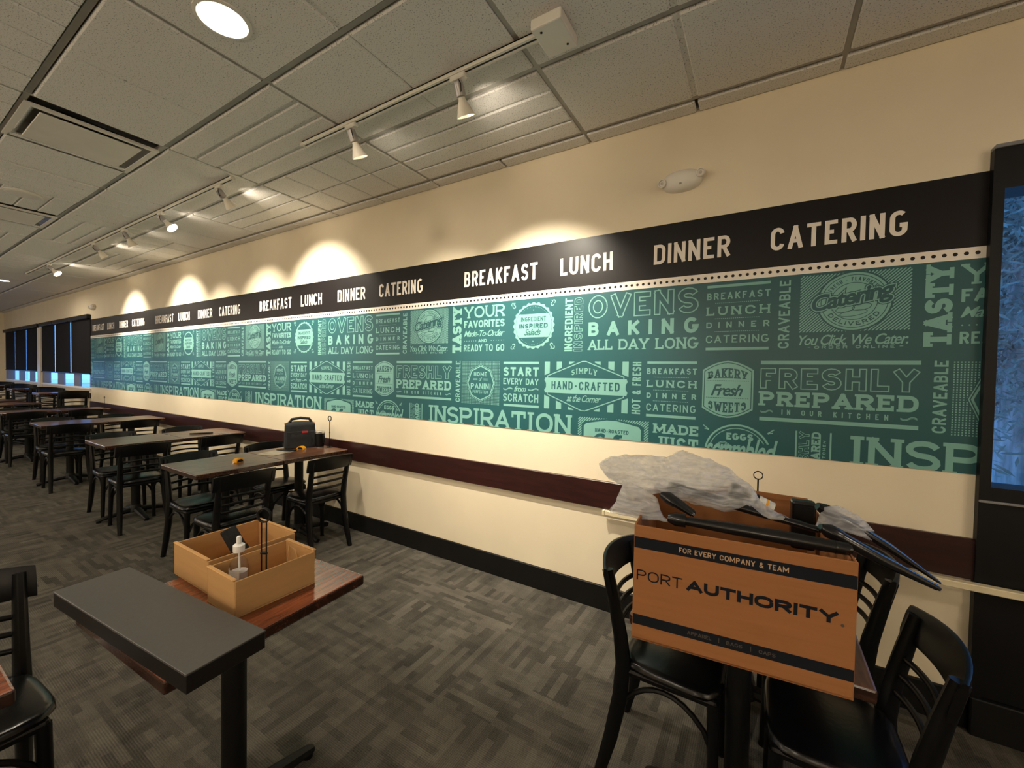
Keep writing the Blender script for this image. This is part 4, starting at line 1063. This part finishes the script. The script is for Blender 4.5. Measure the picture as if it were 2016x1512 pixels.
# ---------------------------------------------------------------- large printed box
BA = math.radians(5.6)
bx = empty('shipping_box', (-.043, -1.315, TZ), BA); W, Dp, H, t = .236, .48, .305, .005
NAVY = mat('box_ink_navy', (.009, .011, .017), .7, .1, 20, spec=.15); TANINK = mat('box_ink_tan', (.50, .33, .20), .7, .1, 20); FADE = mat('box_ink_faded', (.075, .060, .045), .7, .1, 20)
MB().box(-W, W, 0, Dp, 0, t).build('bottom', M_CARD, bx)
fp = MB().box(-W, W, 0, t, 0, H, .001).build('front_panel', M_CARD, bx)
MB().box(-W, W, Dp-t, Dp, 0, H, .001).build('back_panel', M_CARD, bx)
MB().box(-W, -W+t, t, Dp-t, 0, H, .001).build('side_panel', M_CARD, bx); MB().box(W-t, W, t, Dp-t, 0, H, .001).build('side_panel', M_CARD, bx)
MB().prism([(-.06, H-.002), (W-.006, H-.002), (W-.008, H+.012), (-.05, H+.022)], Dp-t-.004, Dp-t, 'XZ').build('back_flap', M_CARD, bx)
MB().prism([(.02, H), (.24, H), (.22, H-.10), (.04, H-.10)], W-.012, W-.008, 'YZ').build('side_flap', M_CARD, bx)
pr = Print()
pr.rect(-W+.001, W-.001, .245, .275, 0, 1); pr.rect(-W+.001, W-.001, .040, .067, 0, 1)
pr.text('FOR EVERY COMPANY & TEAM', -.125, .110, .2535, .2665, .0021, 1, 2, .14)
pr.text('PORT', -.227, -.115, .160, .188, .0036, 0, 1, .14); pr.text('AUTHORITY', -.105, .205, .160, .188, .0078, 0, 1, .10)
pr.disc(.212, .160, .0035, 2, 1, 12)
pr.text('APPAREL', -.10, -.045, .049, .058, .0016, 2, 2, .14); pr.text('|', -.030, -.027, .048, .060, .0015, 2, 2); pr.text('BAGS', -.012, .022, .049, .058, .0016, 2, 2, .14); pr.text('|', .038, .041, .048, .060, .0015, 2, 2); pr.text('CAPS', .056, .090, .049, .058, .0016, 2, 2, .14)
mesh_obj('printing', pr.mesh('printing', [NAVY, TANINK, FADE], eps=.0003), fp)
tag(bx, 'large open brown shipping box with navy stripes and bold dark lettering, on a table', 'cardboard box')
# black tapered plastic arms in and over the box
M_ARM = mat('gloss_black_plastic', (.008, .008, .009), .22, .2, 12)
def arm(name_label, pts, rads, flat=.6):
    o = empty('plastic_baton', pts[0]); base = Vector(pts[0])
    q = [Vector(a)-base for a in pts]
    MB().tube(q, rads, 12, flat=flat).build('blade', M_ARM, o, True)
    d = (q[1]-q[0]).normalized()
    MB().tube([q[0]+d*.002, q[0]+d*.02, q[0]+d*.045], [rads[0]*1.05, rads[1]*1.12, rads[1]*1.05], 12, flat=flat*1.1).build('head', M_ARM, o, True)
    MB().tube([q[-2].lerp(q[-1], .75), q[-1]+(q[-1]-q[-2]).normalized()*.006], [rads[-1]*1.1, rads[-1]*.7], 10, flat=flat).build('tip', M_ARM, o, True)
    tag(o, name_label, 'plastic baton', 'black plastic batons in the big box')
arm('glossy black tapered baton jutting down to the right of the big box', [(.132, -1.20, 1.083), (.168, -1.19, 1.066), (.25, -1.17, 1.022), (.352, -1.15, .975)], [.010, .019, .018, .009], .75)
arm('second black baton behind the first, half wrapped in film, right of the big box', [(.135, -1.10, 1.108), (.20, -1.09, 1.075), (.28, -1.08, 1.028), (.375, -1.07, .962)], [.016, .024, .019, .007], .55)
arm('thick black bar lying along the front edge of the big box', [(-.205, -1.278, 1.060), (-.05, -1.268, 1.060), (.08, -1.258, 1.059), (.180, -1.248, 1.056)], [.010, .015, .016, .014], 1.0)
arm('black bar sloping from under the plastic bag across the big box', [(-.225, -1.17, 1.120), (-.12, -1.175, 1.106), (.0, -1.185, 1.090), (.130, -1.185, 1.070)], [.015, .018, .016, .011], .7)
arm('short wide black piece propped steeply under the plastic bag', [(-.235, -1.22, 1.108), (-.19, -1.222, 1.088), (-.15, -1.225, 1.068)], [.016, .022, .016], .6)
r = empty('plastic_case', (.115, -.97, 1.045), .1)
MB().box(-.030, .030, -.02, .02, -.10, .040, .007, 2).build('shell', M_ARM, r); MB().box(-.024, .024, -.0215, -.018, -.02, .028, .002).build('panel', M_IRON, r)
tag(r, 'small black plastic case standing in the big box near its back edge', 'plastic case')
r = empty('labelled_canister', (-.012, -1.14, 1.108), .15)
mx = Matrix.Rotation(.42, 4, 'Y') @ Matrix.Rotation(PI/2, 4, 'Y')
MB().lathe([(.001, -.06), (.019, -.06), (.021, -.055), (.021, -.01)], 20, mx=mx).build('cap', M_ARM, r, True)
MB().lathe([(.0205, -.01), (.0205, .05), (.001, .05)], 20, mx=mx).build('body', mat('label_white', (.62, .62, .58), .5, .35, 45), r, True)
MB().lathe([(.0208, .002), (.0208, .010)], 20, mx=mx).build('dark_band', NAVY, r); MB().lathe([(.0208, .028), (.0208, .034)], 20, mx=mx).build('yellow_band', M_YEL, r)
tag(r, 'dark-capped canister with a white printed label lying in the big box', 'canister')
# crumpled translucent plastic
def plastic_mat():
    m = bpy.data.materials.new('plastic_film'); m.use_nodes = True; nt = m.node_tree; N = nt.nodes.new; Lk = nt.links.new
    out = nt.nodes['Material Output']; b = nt.nodes['Principled BSDF']
    b.inputs['Base Color'].default_value = (.96, .95, .93, 1); b.inputs['Roughness'].default_value = .22; b.inputs['Specular IOR Level'].default_value = .8
    tc = N('ShaderNodeTexCoord')
    def nz(sc, rot, scale, det, dist):
        mp = N('ShaderNodeMapping'); mp.inputs['Scale'].default_value = sc; mp.inputs['Rotation'].default_value = rot; Lk(tc.outputs['Object'], mp.inputs[0])
        n = N('ShaderNodeTexNoise'); n.inputs['Scale'].default_value = scale; n.inputs['Detail'].default_value = det; n.inputs['Distortion'].default_value = dist; Lk(mp.outputs[0], n.inputs['Vector']); return n.outputs['Fac']
    a1 = nz((1, 1, 4), (0, .5, 0), 9, 6, 1.8); a2 = nz((1, 1, 5), (0, -.3, 0), 16, 5, 1.2)
    rp = N('ShaderNodeValToRGB'); e = rp.color_ramp.elements; e[0].position = .36; e[1].position = .68; e[0].color = (.30,)*3+(1,); e[1].color = (.84,)*3+(1,)
    Lk(a1, rp.inputs[0])
    ad = N('ShaderNodeMath'); ad.operation = 'ADD'; Lk(a1, ad.inputs[0]); Lk(a2, ad.inputs[1])
    bp = N('ShaderNodeBump'); bp.inputs['Strength'].default_value = .9; bp.inputs['Distance'].default_value = .012; Lk(ad.outputs[0], bp.inputs['Height']); Lk(bp.outputs[0], b.inputs['Normal'])
    tl = N('ShaderNodeBsdfTranslucent'); tl.inputs[0].default_value = (.97, .96, .95, 1)
    m1 = N('ShaderNodeMixShader'); m1.inputs[0].default_value = .5; Lk(b.outputs[0], m1.inputs[1]); Lk(tl.outputs[0], m1.inputs[2])
    tr = N('ShaderNodeBsdfTransparent'); m2 = N('ShaderNodeMixShader'); Lk(rp.outputs[0], m2.inputs[0]); Lk(tr.outputs[0], m2.inputs[1]); Lk(m1.outputs[0], m2.inputs[2]); Lk(m2.outputs[0], out.inputs[0])
    return m
M_FILM = plastic_mat()
def inflate(poly, thick, step, crump, y0):
    """closed crumpled body from an outline in the XZ plane, as deep as it is rounded"""
    def inside(x, z):
        c = False; n = len(poly)
        for i in range(n):
            (x1, z1), (x2, z2) = poly[i], poly[(i+1) % n]
            if (z1 > z) != (z2 > z) and x < (x2-x1)*(z-z1)/(z2-z1)+x1: c = not c
        return c
    def dist(x, z):
        b = 9
        for i in range(len(poly)):
            a, c = Vector(poly[i]), Vector(poly[(i+1) % len(poly)]); pv = Vector((x, z)); d = c-a
            tt = max(0, min(1, (pv-a).dot(d)/d.length_squared)); b = min(b, (a+d*tt-pv).length)
        return b
    bm = bmesh.new(); ring = []
    for i in range(len(poly)):
        a, c = Vector(poly[i]), Vector(poly[(i+1) % len(poly)]); n = max(1, int((c-a).length/step))
        for k in range(n): ring.append(a.lerp(c, k/n))
    pts = list(ring); xs = [q[0] for q in poly]; zs = [q[1] for q in poly]
    rnd = random.Random(3); x = min(xs)
    while x < max(xs):
        z = min(zs)
        while z < max(zs):
            qx, qz = x+rnd.uniform(-.3, .3)*step, z+rnd.uniform(-.3, .3)*step
            if inside(qx, qz) and dist(qx, qz) > step*.55: pts.append(Vector((qx, qz)))
            z += step
        x += step
    from mathutils.geometry import delaunay_2d_cdt
    v, e, f, *_ = delaunay_2d_cdt([Vector((q[0], q[1])) for q in pts], [(i, (i+1) % len(ring)) for i in range(len(ring))], [], 1, 1e-6)
    dm = max(dist(q[0], q[1]) for q in v)
    for sgn in (-1, 1):
        vs_ = []
        for q in v:
            d = dist(q[0], q[1]); h = thick*math.sqrt(max(0, d/dm))
            P = Vector((q[0], sgn*3, q[1]))
            Q = Vector((P.x*.55+P.z*.35, P.y, P.z*2.6-P.x*.9)); c = crump*((1-2.6*abs(noise.noise(Q*11)))*.9+(1-2.6*abs(noise.noise(Q*24+Vector((7, 1, 3)))))*.5+.5*noise.noise(P*8))*min(1, d/.02)
            vs_.append(bm.verts.new((q[0]+crump*.5*noise.noise(P*30), y0+sgn*h+(c if d > 1e-4 else 0), q[1]+crump*.5*noise.noise(P*30+Vector((4, 4, 4))))))
        for t_ in f:
            try: bm.faces.new([vs_[i] for i in t_])
            except ValueError: pass
    bmesh.ops.remove_doubles(bm, verts=bm.verts, dist=1e-4); bmesh.ops.recalc_face_normals(bm, faces=bm.faces)
    me = bpy.data.meshes.new('film'); bm.to_mesh(me); bm.free(); me.materials.append(M_FILM)
    for p_ in me.polygons: p_.use_smooth = True
    return me
r = empty('plastic_bag', (-.20, -1.19, 1.06))
def film(name, poly, thick, crump, y0, step=.008):
    o = mesh_obj(name, inflate(poly, thick, step, crump, y0)); o.parent = r; o.location = -Vector(r.location)
film('bag_body', [(-.431, 1.163), (-.39, 1.191), (-.273, 1.21), (-.227, 1.205), (-.199, 1.228), (-.183, 1.23), (-.111, 1.212), (-.062, 1.195), (-.019, 1.157), (.010, 1.119), (.044, 1.097), (.079, 1.080), (.033, 1.078), (-.024, 1.105), (-.041, 1.090), (-.076, 1.079), (-.159, 1.089), (-.241, 1.099), (-.284, 1.089), (-.348, 1.104), (-.401, 1.12)], .066, .014, -1.19, .006)
film('bag_tail', [(-.340, 1.135), (-.27, 1.112), (-.245, 1.093), (-.226, 1.047), (-.205, 1.036), (-.243, 1.033), (-.285, 1.028), (-.351, 1.029), (-.382, 1.031), (-.36, 1.066)], .035, .010, -1.235, .006)
tag(r, 'crumpled translucent white plastic bag heaped on top of the big box', 'plastic bag')
r = empty('plastic_wrap', (.18, -1.115, 1.06))
film('film', [(.147, 1.110), (.174, 1.118), (.216, 1.104), (.248, 1.071), (.227, 1.065), (.243, 1.045), (.177, 1.060), (.152, 1.050), (.132, 1.060)], .034, .008, -1.115, .006)
tag(r, 'small piece of clear film wrapped round the right-hand black arm', 'plastic wrap')
# ------------------------------------------------------------------ trees outside the windows
M_BARK = mat('wet_bark', (.24, .22, .21), .85, .5, 6, stretch=(3, 3, .6), bump=1.0, bscale=18)
M_NEEDLE = mat('needles', (.105, .135, .120), .8, .5, 5)
def conifer(x, y, h, rad, label, seed, trunk=.2, low=.9, n=240):
    rn = random.Random(seed); r = empty('conifer_tree', (x, y, -.3))
    MB().tube([(0, 0, 0), (.02, 0, h*.3), (0, .03, h*.7), (0, 0, h)], [trunk, trunk*.8, trunk*.5, .03], 14).build('trunk', M_BARK, r, True)
    m = MB()
    for i in range(n):
        f = i/n; z = low+(h-low)*f; a = rn.uniform(0, 2*PI); L = rad*(1-f)*rn.uniform(.6, 1.05)+.15
        c, s = math.cos(a), math.sin(a); base = Vector((c*trunk*.5, s*trunk*.5, z)); prev = base
        for k in range(1, 8):
            t = k/7; p_ = Vector((c*L*t, s*L*t, z-.35*L*t*t))
            for q in range(10):
                off = Vector((rn.uniform(-1, 1), rn.uniform(-1, 1), rn.uniform(-1.0, .2)))*(.10+.16*t)
                u1 = p_+off; d = Vector((rn.uniform(-1, 1), rn.uniform(-1, 1), rn.uniform(-1, .1))).normalized()*.10; w_ = d.cross(Vector((rn.uniform(-1, 1), rn.uniform(-1, 1), .3))).normalized()*.011
                vs_ = [m.bm.verts.new(v) for v in (u1-d*.5, u1+w_, u1+d*.5, u1-w_)]
                m.bm.faces.new(vs_)
            prev = p_
    me = bpy.data.meshes.new('foliage'); m.bm.to_mesh(me); m.bm.free(); me.materials.append(M_NEEDLE)
    fo = mesh_obj('foliage', me, r); fo['kind'] = 'stuff'
    tag(r, label, 'tree')
conifer(2.22, 3.3, 9.0, 2.0, 'dark conifer with thick bark close outside the black-framed window', 1, .34, 1.6, 900)
conifer(3.6, 8.2, 10.0, 2.2, 'dark conifer farther off behind the first, outside the right window', 2, .3, .3, 900)
conifer(5.6, 13.5, 12.0, 3.0, 'dark conifer farthest out, seen past the black window frame', 3, .3, .3, 900)
